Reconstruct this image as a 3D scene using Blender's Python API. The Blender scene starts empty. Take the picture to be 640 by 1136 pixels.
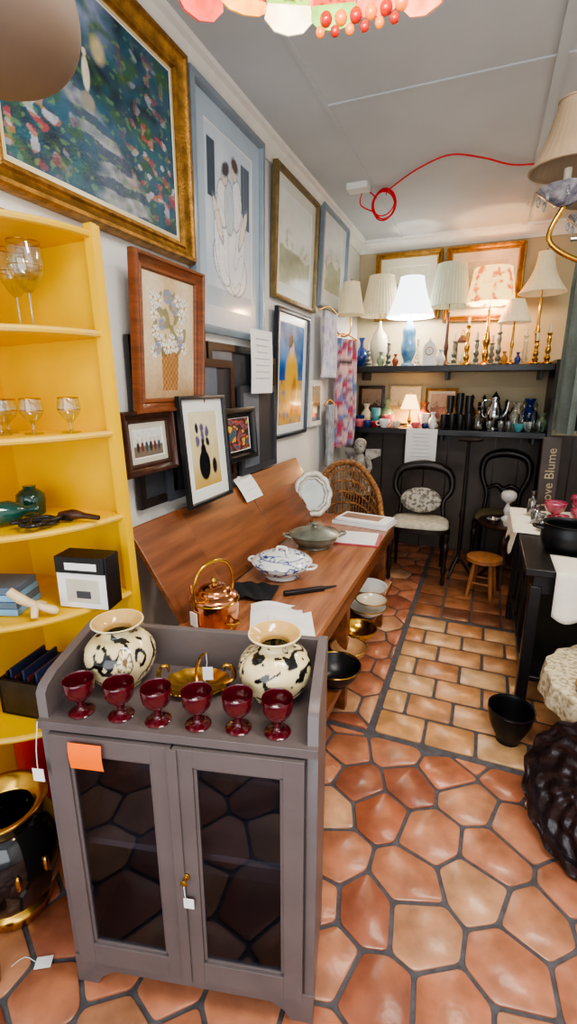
import bpy, math, random, bmesh
from mathutils import Matrix, Vector, noise
random.seed(7)
pi=math.pi
def S(r,g,b):
    def f(c):
        c=max(0,min(255,c))/255.
        return c/12.92 if c<=.04045 else ((c+.055)/1.055)**2.4
    return (f(r),f(g),f(b))
def mix(a,b,t):
    t=max(0.,min(1.,t)); return tuple(a[i]*(1-t)+b[i]*t for i in range(3))
def nz(x,y,s,k=0.): return noise.noise(Vector((x*s,y*s,k)))
# ---------------------------------------------------------------- materials
MC={}
def mat(name,c=(200,200,200),rough=.5,metal=0,var=.12,scale=8,bump=0.,bscale=60,emit=0,ecol=None,coat=0,attr=False,c2=None,wood=None,trans=0,lo=.35,hi=.65):
    if name in MC: return MC[name]
    m=bpy.data.materials.new(name); m.use_nodes=True; nt=m.node_tree; N=nt.nodes; L=nt.links
    b=N['Principled BSDF']; tc=N.new('ShaderNodeTexCoord'); mp=N.new('ShaderNodeMapping')
    L.new(tc.outputs['Object'],mp.inputs[0])
    if wood: mp.inputs['Scale'].default_value=wood
    nn=N.new('ShaderNodeTexNoise'); nn.inputs['Scale'].default_value=scale; nn.inputs['Detail'].default_value=5
    L.new(mp.outputs[0],nn.inputs['Vector'])
    cr=N.new('ShaderNodeValToRGB'); L.new(nn.outputs['Fac'],cr.inputs[0])
    cr.color_ramp.elements[0].position=lo; cr.color_ramp.elements[1].position=hi
    if attr:
        at=N.new('ShaderNodeAttribute'); at.attribute_name='Col'
        cr.color_ramp.elements[0].color=(1-var,)*3+(1,); cr.color_ramp.elements[1].color=(1,1,1,1)
        mx=N.new('ShaderNodeMixRGB'); mx.blend_type='MULTIPLY'; mx.inputs[0].default_value=1
        L.new(at.outputs['Color'],mx.inputs[1]); L.new(cr.outputs[0],mx.inputs[2]); col=mx.outputs[0]
    else:
        a=S(*c); d=S(*c2) if c2 else tuple(min(1,x*(1+var)) for x in a)
        if not c2: a=tuple(x*(1-var) for x in a)
        cr.color_ramp.elements[0].color=a+(1,); cr.color_ramp.elements[1].color=d+(1,); col=cr.outputs[0]
    L.new(col,b.inputs['Base Color'])
    b.inputs['Roughness'].default_value=rough; b.inputs['Metallic'].default_value=metal
    if coat: b.inputs['Coat Weight'].default_value=coat; b.inputs['Coat Roughness'].default_value=.08
    if trans: b.inputs['Transmission Weight'].default_value=trans
    if emit:
        b.inputs['Emission Strength'].default_value=emit
        if ecol: b.inputs['Emission Color'].default_value=S(*ecol)+(1,)
        else: L.new(col,b.inputs['Emission Color'])
    if bump:
        n2=N.new('ShaderNodeTexNoise'); n2.inputs['Scale'].default_value=bscale; L.new(mp.outputs[0],n2.inputs['Vector'])
        bp=N.new('ShaderNodeBump'); bp.inputs['Strength'].default_value=bump; bp.inputs['Distance'].default_value=.01
        L.new(n2.outputs['Fac'],bp.inputs['Height']); L.new(bp.outputs[0],b.inputs['Normal'])
    MC[name]=m; return m
def glass(name,tint=(240,245,245),gl=.12,rough=.03,mxv=.75):
    if name in MC: return MC[name]
    m=bpy.data.materials.new(name); m.use_nodes=True; nt=m.node_tree; N=nt.nodes; L=nt.links; N.clear()
    o=N.new('ShaderNodeOutputMaterial'); t=N.new('ShaderNodeBsdfTransparent'); g=N.new('ShaderNodeBsdfGlossy'); mx=N.new('ShaderNodeMixShader')
    t.inputs[0].default_value=S(*tint)+(1,); g.inputs['Roughness'].default_value=rough
    lw=N.new('ShaderNodeLayerWeight'); lw.inputs[0].default_value=.35
    mr=N.new('ShaderNodeMapRange'); mr.inputs[3].default_value=gl; mr.inputs[4].default_value=mxv
    ns=N.new('ShaderNodeTexNoise'); ns.inputs['Scale'].default_value=6
    bp=N.new('ShaderNodeBump'); bp.inputs['Strength'].default_value=.03; L.new(ns.outputs['Fac'],bp.inputs['Height']); L.new(bp.outputs[0],g.inputs['Normal'])
    L.new(lw.outputs['Facing'],mr.inputs[0]); L.new(mr.outputs[0],mx.inputs[0]); L.new(t.outputs[0],mx.inputs[1]); L.new(g.outputs[0],mx.inputs[2]); L.new(mx.outputs[0],o.inputs[0])
    MC[name]=m; return m
# ---------------------------------------------------------------- builder
def T(x,y,z): return Matrix.Translation((x,y,z))
def R(ax,d): return Matrix.Rotation(math.radians(d),4,ax)
def cr_pts(P,k,closed=False):
    P=[Vector(p) for p in P]; n=len(P); out=[]
    segs=n if closed else n-1
    for i in range(segs):
        if closed: a,b,c,d=P[i-1],P[i],P[(i+1)%n],P[(i+2)%n]
        else: a,b,c,d=P[max(0,i-1)],P[i],P[i+1],P[min(n-1,i+2)]
        for j in range(k):
            t=j/k
            out.append(.5*((2*b)+(c-a)*t+(2*a-5*b+4*c-d)*t*t+(3*b-a-3*c+d)*t**3))
    if not closed: out.append(P[-1])
    return out
class Ob:
    def __init__(s,name,loc=(0,0,0),rz=0,rx=0,ry=0):
        s.name=name; s.loc=loc; s.rot=tuple(math.radians(a) for a in (rx,ry,rz)); s.v=[];s.f=[];s.fm=[];s.sm=[];s.c=[];s.mats=[]
    def add(s,vs,fs,m,smooth=False,M=None,cols=None):
        o=len(s.v)
        for i,p in enumerate(vs):
            p=Vector(p); s.v.append(M@p if M else p); s.c.append(cols[i] if cols else (1,1,1))
        if m not in s.mats: s.mats.append(m)
        k=s.mats.index(m)
        for f in fs: s.f.append([o+i for i in f]); s.fm.append(k); s.sm.append(smooth)
        return s
    def box(s,x0,x1,y0,y1,z0,z1,m,M=None,col=None):
        vs=[(x,y,z) for z in (z0,z1) for y in (y0,y1) for x in (x0,x1)]
        fs=[(0,2,3,1),(4,5,7,6),(0,1,5,4),(2,6,7,3),(0,4,6,2),(1,3,7,5)]
        return s.add(vs,fs,m,False,M,[col]*8 if col else None)
    def lathe(s,prof,m,n=28,M=None,colf=None,smooth=True,pleat=0,pn=0,sx=1,sy=1,sub=0,arc=None):
        if sub: prof=[(p.x,p.y) for p in cr_pts([(a,b,0) for a,b in prof],sub)]
        vs=[];cols=[]
        for j,(r,z) in enumerate(prof):
            for i in range(n):
                a=2*pi*i/n; rr=r*(1+pleat*math.cos(a*pn)) if pn else r
                rr=max(rr,.0004)
                vs.append((rr*math.cos(a)*sx,rr*math.sin(a)*sy,z))
                if colf: cols.append(colf(a,j/(len(prof)-1),vs[-1]))
        fs=[]
        for j in range(len(prof)-1):
            for i in range(n):
                k=(i+1)%n; fs.append((j*n+i,j*n+k,(j+1)*n+k,(j+1)*n+i))
        if prof[0][0]<.003: fs.append(tuple(range(n))[::-1])
        if prof[-1][0]<.003: fs.append(tuple((len(prof)-1)*n+i for i in range(n)))
        return s.add(vs,fs,m,smooth,M,cols if colf else None)
    def tube(s,P,r,m,n=8,closed=False,sub=0,M=None,smooth=True):
        if sub:
            k0=len(P); P2=cr_pts(P,sub,closed)
            if isinstance(r,(list,tuple)):
                rr=[]
                for i in range(len(P2)):
                    t=i/sub; a=int(t)%k0; b=(a+1)%k0 if closed else min(a+1,k0-1); rr.append(r[a]*(1-(t-int(t)))+r[b]*(t-int(t)))
                r=rr
            P=P2
        P=[Vector(p) for p in P]; N=len(P)
        if not isinstance(r,(list,tuple)): r=[r]*N
        vs=[]; up=None
        for i in range(N):
            if closed: d=P[(i+1)%N]-P[i-1]
            else: d=P[min(i+1,N-1)]-P[max(i-1,0)]
            if d.length<1e-9: d=Vector((0,0,1))
            d.normalize()
            if up is None:
                up=Vector((0,0,1)) if abs(d.z)<.9 else Vector((1,0,0))
            up=(up-d*up.dot(d))
            if up.length<1e-6: up=d.orthogonal()
            up.normalize(); sd=d.cross(up)
            for k in range(n):
                a=2*pi*k/n; vs.append(P[i]+(up*math.cos(a)+sd*math.sin(a))*r[i])
        fs=[]
        for i in range(N if closed else N-1):
            j=(i+1)%N
            for k in range(n):
                l=(k+1)%n; fs.append((i*n+k,i*n+l,j*n+l,j*n+k))
        if not closed: fs.append(tuple(range(n))[::-1]); fs.append(tuple((N-1)*n+k for k in range(n)))
        return s.add(vs,fs,m,smooth,M)
    def ell(s,c,r,m,n=16,M=None,colf=None):
        if not isinstance(r,(list,tuple)): r=(r,r,r)
        k=max(6,n//2); prof=[(math.sin(pi*i/k),-math.cos(pi*i/k)) for i in range(k+1)]
        MM=T(*c)@Matrix.Diagonal((r[0],r[1],r[2],1))
        return s.lathe(prof,m,n,(M@MM) if M else MM,colf)
    def sheet(s,fn,nu,nv,m,colf=None,M=None,smooth=True):
        vs=[];cols=[]
        for j in range(nv+1):
            for i in range(nu+1):
                vs.append(fn(i/nu,j/nv))
                if colf: cols.append(colf(i/nu,j/nv))
        fs=[(j*(nu+1)+i,j*(nu+1)+i+1,(j+1)*(nu+1)+i+1,(j+1)*(nu+1)+i) for j in range(nv) for i in range(nu)]
        return s.add(vs,fs,m,smooth,M,cols if colf else None)
    def prism(s,poly,z0,z1,m,M=None,smooth=False):
        n=len(poly); vs=[(x,y,z0) for x,y in poly]+[(x,y,z1) for x,y in poly]
        fs=[tuple(range(n))[::-1],tuple(range(n,2*n))]+[(i,(i+1)%n,n+(i+1)%n,n+i) for i in range(n)]
        return s.add(vs,fs,m,smooth,M)
    def done(s,bevel=0,solid=0):
        me=bpy.data.meshes.new(s.name); me.from_pydata([tuple(v) for v in s.v],[],s.f)
        for m in s.mats: me.materials.append(m)
        me.polygons.foreach_set('material_index',s.fm); me.polygons.foreach_set('use_smooth',s.sm)
        ca=me.color_attributes.new('Col','FLOAT_COLOR','POINT')
        fl=[]
        for c in s.c: fl.extend((c[0],c[1],c[2],1.))
        ca.data.foreach_set('color',fl)
        bm=bmesh.new(); bm.from_mesh(me); bmesh.ops.recalc_face_normals(bm,faces=bm.faces); bm.to_mesh(me); bm.free()
        try: me.set_sharp_from_angle(angle=math.radians(42))
        except Exception: pass
        o=bpy.data.objects.new(s.name,me); bpy.context.collection.objects.link(o); o.location=s.loc; o.rotation_euler=s.rot
        if solid:
            md=o.modifiers.new('sol','SOLIDIFY'); md.thickness=solid; md.offset=0
        if bevel:
            md=o.modifiers.new('bev','BEVEL'); md.width=bevel; md.segments=2; md.limit_method='ANGLE'; md.angle_limit=math.radians(50)
        return o
# ---------------------------------------------------------------- common mats
wallW=mat('wall_paint',(226,226,222),.75,var=.05,scale=3,bump=.1,bscale=90)
ceilM=mat('ceiling_paint',(196,203,206),.8,var=.05,scale=2,bump=.06,bscale=60)
trimW=mat('trim_paint',(232,232,226),.5,var=.04)
gold=mat('gilt',(158,116,56),.38,.7,var=.3,scale=25,bump=.3,bscale=120)
goldpale=mat('pale_gilt',(205,180,125),.4,.5,var=.2,scale=20,bump=.2)
brass=mat('brass',(200,155,70),.22,1,var=.15,scale=15)
copper=mat('copper',(214,146,104),.16,1,var=.2,scale=9,bump=.1,bscale=60)
black=mat('black_paint',(22,22,24),.35,var=.2)
blackw=mat('ebonised_wood',(30,24,22),.35,var=.35,scale=20)
brownw=mat('brown_frame_wood',(118,66,38),.35,var=.25,scale=12,wood=(1,1,6))
darkw=mat('dark_wood',(62,36,26),.35,var=.35,scale=10,wood=(6,1,1))
slate=mat('slate_frame',(58,62,70),.4)
art=mat('painted_canvas',attr=True,rough=.35,var=.15,scale=60,bump=.15,bscale=150)
printm=mat('glazed_print',attr=True,rough=.12,var=.05,scale=20)
glaze=mat('painted_ceramic',attr=True,rough=.15,var=.06,scale=20,coat=.5)
fab=mat('woven_fabric',attr=True,rough=.9,var=.15,scale=60,bump=.2,bscale=200)
paper=mat('paper',(238,238,236),.7,var=.03,scale=20)
cream=mat('cream_ceramic',(225,215,190),.2,var=.06,coat=.4)
white=mat('white_ceramic',(232,232,228),.2,var=.04,coat=.4)
clear=glass('clear_glass')
smoky=glass('smoky_glass',(160,165,170),.25)
paneg=glass('pane_glass',(214,220,230),.02,.02,.12)
ink=mat('ink_marks',(70,70,75),.7)
# ---------------------------------------------------------------- room
XL=-1.25; YB=4.9; ZC=2.9
o=Ob('wall_left'); o.box(XL-.5,XL,1.29,YB+.1,0,ZC,wallW); o.done()
o=Ob('wall_header'); o.box(XL-.1,XL,-1.6,1.29,2.06,ZC,wallW); o.done()
o=Ob('wall_niche'); o.box(-1.85,-1.75,-1.6,1.29,0,ZC,wallW); o.done()
o=Ob('wall_back'); o.box(XL-.1,1.9,YB,YB+.1,0,ZC,mat('back_wall_paint',(190,176,144),.75,var=.05,scale=3,bump=.1)); o.done()
o=Ob('wall_right'); o.box(1.8,1.9,-1.6,YB,0,ZC,wallW); o.done()
o=Ob('ceiling'); o.box(-1.85,1.9,-1.6,YB+.1,ZC,ZC+.1,ceilM); o.done()
def crown(name,P0,P1,inx,iny):
    o=Ob(name); pr=[(0,-.10),(.012,-.10),(.018,-.075),(.045,-.05),(.055,-.025),(.075,-.018),(.08,0),(0,0)]
    vs=[];n=len(pr)
    for P in (P0,P1):
        for d,z in pr: vs.append((P[0]+inx*d,P[1]+iny*d,ZC+z))
    fs=[(i,(i+1)%n,n+(i+1)%n,n+i) for i in range(n)]+[tuple(range(n)),tuple(range(n,2*n))]
    o.add(vs,fs,trimW); o.done()
crown('trim_1',(XL,-1.6),(XL,YB),1,0); crown('trim_2',(XL,YB),(1.8,YB),0,-1)
o=Ob('trim_3'); o.box(.13,.17,.5,YB-.08,ZC-.015,ZC,ceilM); o.box(-.86,-.84,.5,YB-.08,ZC-.006,ZC,ceilM); o.box(-.84,1.8,2.58,2.60,ZC-.006,ZC,ceilM); o.done()
o=Ob('baseboard_left'); o.box(XL,XL+.02,1.3,YB-.02,0,.12,trimW); o.done()
o=Ob('added_wall_panel'); o.box(XL,1.8,YB-.03,YB,0,1.17,mat('dark_panel',(92,84,78),.6,var=.15,scale=5));  # dark panel added so the wall below the lower shelf reads dark
for k in range(14): o.box(XL+.1+k*.21,XL+.11+k*.21,YB-.036,YB-.03,0,1.16,blackw)
o.done()
# ---- floor
grout=mat('dark_grout',(84,82,86),.8,var=.2,scale=30,bump=.3)
tile=mat('terracotta_tile',attr=True,rough=.26,var=.38,scale=9,bump=.22,bscale=18)
def clip(poly,nx,ny,d):
    out=[];n=len(poly)
    for i in range(n):
        a=poly[i];b=poly[(i+1)%n]; da=a[0]*nx+a[1]*ny-d; db=b[0]*nx+b[1]*ny-d
        if da<=0: out.append(a)
        if (da<0)!=(db<0) and abs(da-db)>1e-9:
            t=da/(da-db); out.append((a[0]+(b[0]-a[0])*t,a[1]+(b[1]-a[1])*t))
    return out
def inset(poly,w):
    c=(sum(p[0] for p in poly)/len(poly),sum(p[1] for p in poly)/len(poly)); q=list(poly); n=len(poly)
    for i in range(n):
        a=poly[i];b=poly[(i+1)%n]; ex,ey=b[0]-a[0],b[1]-a[1]; l=math.hypot(ex,ey)
        if l<1e-5: continue
        nx,ny=ey/l,-ex/l; d=a[0]*nx+a[1]*ny
        if c[0]*nx+c[1]*ny>d: nx,ny,d=-nx,-ny,-d
        q=clip(q,nx,ny,d-w)
        if len(q)<3: return []
    return q
def roundp(poly,r=.014):
    out=[];n=len(poly)
    for i in range(n):
        p=Vector(poly[i]);a=Vector(poly[i-1]);b=Vector(poly[(i+1)%n])
        la=(a-p).length; lb=(b-p).length
        if la<1e-4 or lb<1e-4: continue
        r1=min(r,la*.4); r2=min(r,lb*.4)
        pa=p+(a-p)*(r1/la); pb=p+(b-p)*(r2/lb)
        out+= [tuple(pa),tuple(pa*.25+p*.5+pb*.25),tuple(pb)]
    return out
fl=Ob('floor'); fl.box(-1.85,1.9,-1.6,YB+.1,-.1,-.007,grout)
def addtile(poly,col,w=.007):
    q=inset(poly,w)
    if len(q)<3: return
    ar=abs(sum(q[i][0]*q[(i+1)%len(q)][1]-q[(i+1)%len(q)][0]*q[i][1] for i in range(len(q))))/2
    if ar<.0012: return
    q=roundp(q)
    c=(sum(p[0] for p in q)/len(q),sum(p[1] for p in q)/len(q))
    q2=[(c[0]+(x-c[0])*.965,c[1]+(y-c[1])*.965) for x,y in q]
    n=len(q); dz=random.uniform(-.001,.001)
    vs=[(x,y,-.007) for x,y in q]+[(x,y,-.002+dz) for x,y in q]+[(x,y,dz) for x,y in q2]
    fs=[(i,(i+1)%n,n+(i+1)%n,n+i) for i in range(n)]+[(n+i,n+(i+1)%n,2*n+(i+1)%n,2*n+i) for i in range(n)]+[tuple(range(2*n,3*n))]
    fl.add(vs,fs,tile,False,None,[col]*len(vs))
def vor(x0,x1,y0,y1,sp,jit,colf):
    pts=[];r=0;y=y0-sp
    while y<y1+sp:
        x=x0-sp+(r%2)*sp*.5
        while x<x1+sp:
            pts.append((x+random.uniform(-jit,jit),y+random.uniform(-jit,jit))); x+=sp
        y+=sp*.86; r+=1
    for p in pts:
        if not (x0-sp*.5<p[0]<x1+sp*.5 and y0-sp*.5<p[1]<y1+sp*.5): continue
        poly=[(x0,y0),(x1,y0),(x1,y1),(x0,y1)]
        for q in pts:
            if q is p: continue
            dx,dy=q[0]-p[0],q[1]-p[1]; l=math.hypot(dx,dy)
            if l>sp*2.6: continue
            nx,ny=dx/l,dy/l; poly=clip(poly,nx,ny,((p[0]+q[0])*nx+(p[1]+q[1])*ny)/2)
            if len(poly)<3: break
        if len(poly)>=3: addtile(poly,colf())
def terra():
    r=random.random()
    b=mix(S(202,128,94),S(178,104,74),random.random())
    if r>.78: return mix(b,S(216,170,130),.35+.4*random.random())
    if r<.25: return mix(b,S(150,92,74),.6)
    return mix(b,S(208,148,114),random.random()*.6)
vor(-1.75,1.8,-.6,1.93,.205,.045,terra)
vor(-1.25,-.375,1.955,4.9,.22,.04,terra)
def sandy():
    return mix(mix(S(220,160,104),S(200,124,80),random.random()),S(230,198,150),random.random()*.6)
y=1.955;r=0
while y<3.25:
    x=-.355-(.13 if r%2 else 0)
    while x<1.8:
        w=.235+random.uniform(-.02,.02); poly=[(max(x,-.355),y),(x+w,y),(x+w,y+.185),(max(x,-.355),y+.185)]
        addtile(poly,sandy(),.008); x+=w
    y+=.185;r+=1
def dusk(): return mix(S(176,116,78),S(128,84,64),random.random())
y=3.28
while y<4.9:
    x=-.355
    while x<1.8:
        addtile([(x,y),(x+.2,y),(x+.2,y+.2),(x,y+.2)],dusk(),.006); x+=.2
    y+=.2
fl.done()
# ---------------------------------------------------------------- pictures
def el(u,v,cx,cy,rx,ry,rot=0,soft=6):
    dx,dy=u-cx,v-cy
    if rot:
        a=math.radians(rot); dx,dy=dx*math.cos(a)+dy*math.sin(a),-dx*math.sin(a)+dy*math.cos(a)
    d=math.sqrt((dx/rx)**2+(dy/ry)**2)
    return max(0,min(1,(1-d)*soft))
def eld(u,v,cx,cy,rx,ry,rot=0):
    dx,dy=u-cx,v-cy
    a=math.radians(rot); dx,dy=dx*math.cos(a)+dy*math.sin(a),-dx*math.sin(a)+dy*math.cos(a)
    return math.sqrt((dx/rx)**2+(dy/ry)**2)
def picture(name,loc,w,h,rz,prof,fm,img,res=(60,60),border=0,bcol=(220,220,220),tilt=0,im=None,linerm=None,roll=0):
    o=Ob(name,loc,rz,tilt,roll); hw=w/2
    def ring(d,t): return [(-hw+d,-t,d),(hw-d,-t,d),(hw-d,-t,h-d),(-hw+d,-t,h-d)]
    vs=[];
    for d,t in prof: vs+=ring(d,t)
    fs=[]
    for j in range(len(prof)-1):
        for i in range(4):
            k=(i+1)%4; fs.append((j*4+i,j*4+k,(j+1)*4+k,(j+1)*4+i))
    fs.append((0,3,2,1)); o.add(vs,fs,fm)
    d=prof[-1][0]; t=prof[-1][1]
    if border:
        bm_=linerm or mat('mount_%d_%d_%d'%bcol,bcol,.25,var=.03)
        a=ring(d,t); b=ring(d+border,t); o.add(a+b,[(i,(i+1)%4,4+(i+1)%4,4+i) for i in range(4)],bm_)
        c=ring(d+border+.003,t-.002); o.add(b+c,[(i,(i+1)%4,4+(i+1)%4,4+i) for i in range(4)],trimW)
        d+=border+.003; t-=.002
    iw=w-2*d; ih=h-2*d
    o.sheet(lambda u,v:(-iw/2+u*iw,-t,d+v*ih),res[0],res[1],im or art,img,smooth=False)
    return o.done()
def P_ornate(fw,dp=.04): return [(0,0),(0,dp*.6),(fw*.1,dp),(fw*.25,dp),(fw*.35,dp*.7),(fw*.65,dp*.45),(fw*.75,dp*.6),(fw*.88,dp*.55),(fw*.93,dp*.3),(fw,dp*.25)]
def P_flat(fw,dp=.025): return [(0,0),(0,dp),(fw*.15,dp*1.1),(fw*.8,dp*1.1),(fw,dp*.6),(fw,dp*.35)]
def garden(u,v):
    c=mix(S(20,44,60),S(56,98,124),.5+nz(u,v,4,1)*.9+nz(u,v,16,17)*.4)
    c=mix(c,S(156,166,200),el(u,v,.45,.95,.18,.28,0,1.3)*.85)
    c=mix(c,S(62,98,52),max(0,nz(u,v,7,3)+nz(u,v,20,23)*.5)*1.6)
    c=mix(c,S(30,96,112),max(0,nz(u,v,11,13))*1.4)
    pc=.62-.46*v+.05*math.sin(v*9); pw=.17*(1-v)**1.1+.035
    if v<.56:
        m=max(0,min(1,(pw-abs(u-pc)+nz(u,v,14,8)*.05)*12)); st=S(166,166,172) if math.sin(v*44+nz(u,v,6)*2.5)>-.1 else S(84,94,116)
        c=mix(c,st,m*(.7+nz(u,v,22,4)*.6))
    f=nz(u,v,20,5)+.35*nz(u,v,9,11)
    if f>.2:
        m=el(u,v,.08,.35,.30,.45,0,2)+el(u,v,.88,.36,.30,.42,0,2)+el(u,v,.78,.82,.2,.16,0,2)*.6
        q=nz(u,v,12,31); c=mix(c,S(176,66,70) if q<-.1 else S(196,128,134) if q<.05 else S(180,120,60) if q<.15 else S(196,190,206),m*.75)
    if nz(u,v,28,9)>.34: c=mix(c,S(112,150,92),.5)
    for cx,cy in ((.42,.60),):
        c=mix(c,S(226,214,190),el(u,v,cx,cy,.022,.09)); c=mix(c,S(226,214,190),el(u,v,cx,cy+.10,.014,.02))
        c=mix(c,S(150,146,134),el(u,v,cx,cy-.13,.04,.05))
    c=mix(c,S(240,216,150),el(u,v,.50,.76,.05,.08,0,2)*.6)
    return c
picture('garden_painting',(XL+.005,1.46,2.10),.95,.74,90,P_ornate(.075,.045),gold,garden,(180,140),.012,(214,196,150))
FG=[(.50,.28,.36,.17,-8,(234,240,244)),(.37,.42,.20,.27,12,(242,245,248)),(.63,.40,.18,.29,-14,(230,238,244)),(.34,.62,.11,.13,20,(242,244,246)),(.64,.66,.11,.15,-12,(240,242,246)),(.48,.62,.10,.15,0,(206,218,228)),(.24,.52,.045,.14,40,(238,226,214)),(.79,.54,.04,.15,-38,(238,226,214)),(.39,.79,.06,.055,0,(232,216,202)),(.60,.85,.055,.055,0,(232,216,202)),(.41,.825,.07,.035,15,(84,78,80)),(.61,.885,.065,.035,-10,(96,80,74))]
def figures(u,v):
    c=mix(S(192,208,224),S(218,229,240),.5+nz(u,v,3,2))
    if .04<u<.20 and .62<v<.93: c=S(74,88,104)
    if .74<u<.95 and .55<v<.93: c=S(84,100,116) if int(u*30)%2 else S(106,122,138)
    if v<.12: c=mix(c,S(168,186,204),.8)
    for cx,cy,rx,ry,rt,cc in FG:
        d=eld(u,v,cx,cy,rx,ry,rt)
        if d<1:
            c=S(*cc)
            if max(rx,ry)>.12 and abs(math.sin((u*math.cos(rt)+v*.3)*30+nz(u,v,5,rt)*3))<.10: c=mix(c,S(150,164,182),.6)
        elif d<1+.010/min(rx,ry): c=mix(c,S(120,134,152),.7)
    return c
bluefr=mat('blue_grey_frame',(140,154,166),.35,.2,var=.1)
picture('figure_print',(XL+.005,2.29,1.84),.70,.98,90,P_flat(.035,.03),bluefr,figures,(100,130),.085,(176,194,210),im=printm,tilt=1)
def landsc(pal,hor=.45,k=0):
    def fn(u,v):
        c=mix(S(*pal[0]),S(*pal[1]),v+nz(u,v,4,k)*.3)
        h=hor+nz(u,.3,4,k+3)*.12
        if v<h: c=mix(S(*pal[2]),S(*pal[3]),v/h+nz(u,v,10,k)*.5)
        if hor<v<hor+.3 and nz(u,v,12,k+7)>.1: c=mix(c,S(*pal[3]),.7*el(u,v,.25,hor+.08,.2,.2,0,2)+.7*el(u,v,.8,hor+.05,.2,.15,0,2))
        return c
    return fn
pale=((212,214,206),(222,228,226),(190,192,168),(160,168,146))
olivef=mat('olive_gilt',(126,108,70),.4,.4,var=.2,scale=20)
picture('landscape_print',(XL+.005,3.16,2.11),.74,.70,90,P_flat(.03,.03),olivef,landsc(pale,.4,2),(50,50),.07,(214,220,212),im=printm,tilt=2)
picture('landscape_print',(XL+.005,3.98,2.18),.68,.68,90,P_flat(.03,.03),bluefr,landsc(pale,.5,6),(50,50),.10,(220,224,222),im=printm,tilt=2)
DA=[(.32+.4*math.sin(i*2.4)*.75+.18,.62+.22*math.cos(i*1.7)+.03*math.sin(i*5)) for i in range(24)]
def daisies(u,v):
    c=mix(S(205,178,140),S(222,206,176),.5+nz(u,v,3,5)); c=mix(c,S(168,128,84),max(0,.3-v)*2.5)
    w=.15+.07*(v-.1)
    if .06<v<.42 and abs(u-.5)<w: c=S(186,138,84) if (int(u*30)+int(v*34))%2 else S(150,104,60)
    if el(u,v,.5,.62,.36,.30,0,6)>.3 and nz(u,v,12,2)>.0: c=mix(c,S(104,112,70),.75)
    for i,(x,y) in enumerate(DA):
        d=math.hypot((u-x),(v-y)*1.2)
        if d<.064:
            a=math.atan2(v-y,u-x)
            if d<.018: c=S(196,150,50)
            elif math.cos(a*7+i)>-.5: c=S(240,238,234) if i%4 else S(130,146,186)
            else: c=mix(c,S(120,126,120),.5)
    return c
picture('daisy_still_life',(XL+.06,1.655,1.50),.44,.55,90,P_ornate(.055,.035),brownw,daisies,(130,150),tilt=3,roll=0)
def goldwoman(u,v):
    c=mix(S(30,82,160),S(66,138,206),.5+nz(u,v,5,8)); 
    if v<.45: c=mix(c,S(214,170,60),.85+nz(u,v,14,2))
    c=mix(c,S(232,186,64),el(u,v,.52,.42,.30,.38,10,5)); c=mix(c,S(180,100,40),el(u,v,.6,.3,.12,.25,-20,3)*.7)
    c=mix(c,S(232,196,160),el(u,v,.5,.76,.09,.09,0,6)); c=mix(c,S(60,36,24),el(u,v,.45,.84,.11,.07,20,5)); 
    return c
picture('golden_portrait_print',(XL+.01,3.07,1.27),.58,.79,90,P_flat(.026,.025),mat('dark_steel_frame',(50,58,70),.3,.4),goldwoman,(70,90),.05,(232,236,238),im=printm,tilt=2)
def stillife(u,v):
    c=mix(S(205,186,128),S(222,214,180),v+nz(u,v,5,1)*.3); c=mix(c,S(190,150,60),max(0,.35-v)*2)
    c=mix(c,S(28,28,34),el(u,v,.42,.30,.21,.22,0,8)); c=mix(c,S(28,28,34),el(u,v,.42,.48,.10,.12,0,8))
    for i in range(9): c=mix(c,S(44,44,60) if i%2 else S(106,94,130),el(u,v,.42+.2*math.sin(i*2.1),.70+.1*math.cos(i*1.3),.08,.06,i*20,4))
    c=mix(c,S(40,40,44),el(u,v,.78,.26,.09,.12,0,6)); return c
picture('vase_print',(XL+.12,1.84,1.09),.37,.47,90,P_flat(.018,.02),black,stillife,(70,80),.05,(230,232,228),im=printm,tilt=-4)
def abstract(u,v):
    q=nz(u,v,5,3); return S(30,100,130) if q>.2 else S(200,80,60) if q>.05 else S(220,180,70) if q<-.25 else S(60,50,60)
picture('abstract_painting',(XL+.07,2.23,1.22),.34,.27,90,P_flat(.03,.03),black,abstract,(50,50),.02,(30,30,32),tilt=-4)
def people(u,v):
    c=mix(S(196,196,188),S(214,216,212),v)
    if v<.4: c=S(120,108,92)
    for i in range(6):
        x=.14+i*.145; c=mix(c,[S(60,50,46),S(110,60,50),S(70,76,90)][i%3],el(u,v,x,.36,.055,.2)); c=mix(c,S(206,176,150),el(u,v,x,.62,.03,.05))
    return c
picture('figure_group_print',(XL+.06,1.51,1.27),.31,.24,90,P_ornate(.045,.03),darkw,people,(60,50),.02,(190,186,170),tilt=-3)
o=Ob('stacked_picture_frames',(XL+.012,0,0))
for i,(y0,y1,z1,x) in enumerate(((1.47,1.72,1.78,0),(1.64,1.98,1.9,.012),(1.9,2.22,1.72,.024),(2.02,2.5,1.80,0),(2.28,2.75,1.60,.026),(2.52,2.78,1.76,.012))):
    m=[blackw,slate,darkw][i%3]; z0=1.125; f=.035
    o.box(x,x+.010,y0,y1,z0,z1,mat('dark_backing',(52,54,60),.5))
    o.box(x+.01,x+.022,y0,y0+f,z0,z1,m); o.box(x+.01,x+.022,y1-f,y1,z0,z1,m); o.box(x+.01,x+.022,y0+f,y1-f,z1-f,z1,m); o.box(x+.01,x+.022,y0+f,y1-f,z0,z0+f,m)
    if i in (2,3,4,5): o.box(x+.01,x+.014,y0+f,(y0+y1)/2,z0+f,z1-f,mat('faded_print',(104,112,124),.3))
o.done()
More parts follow.
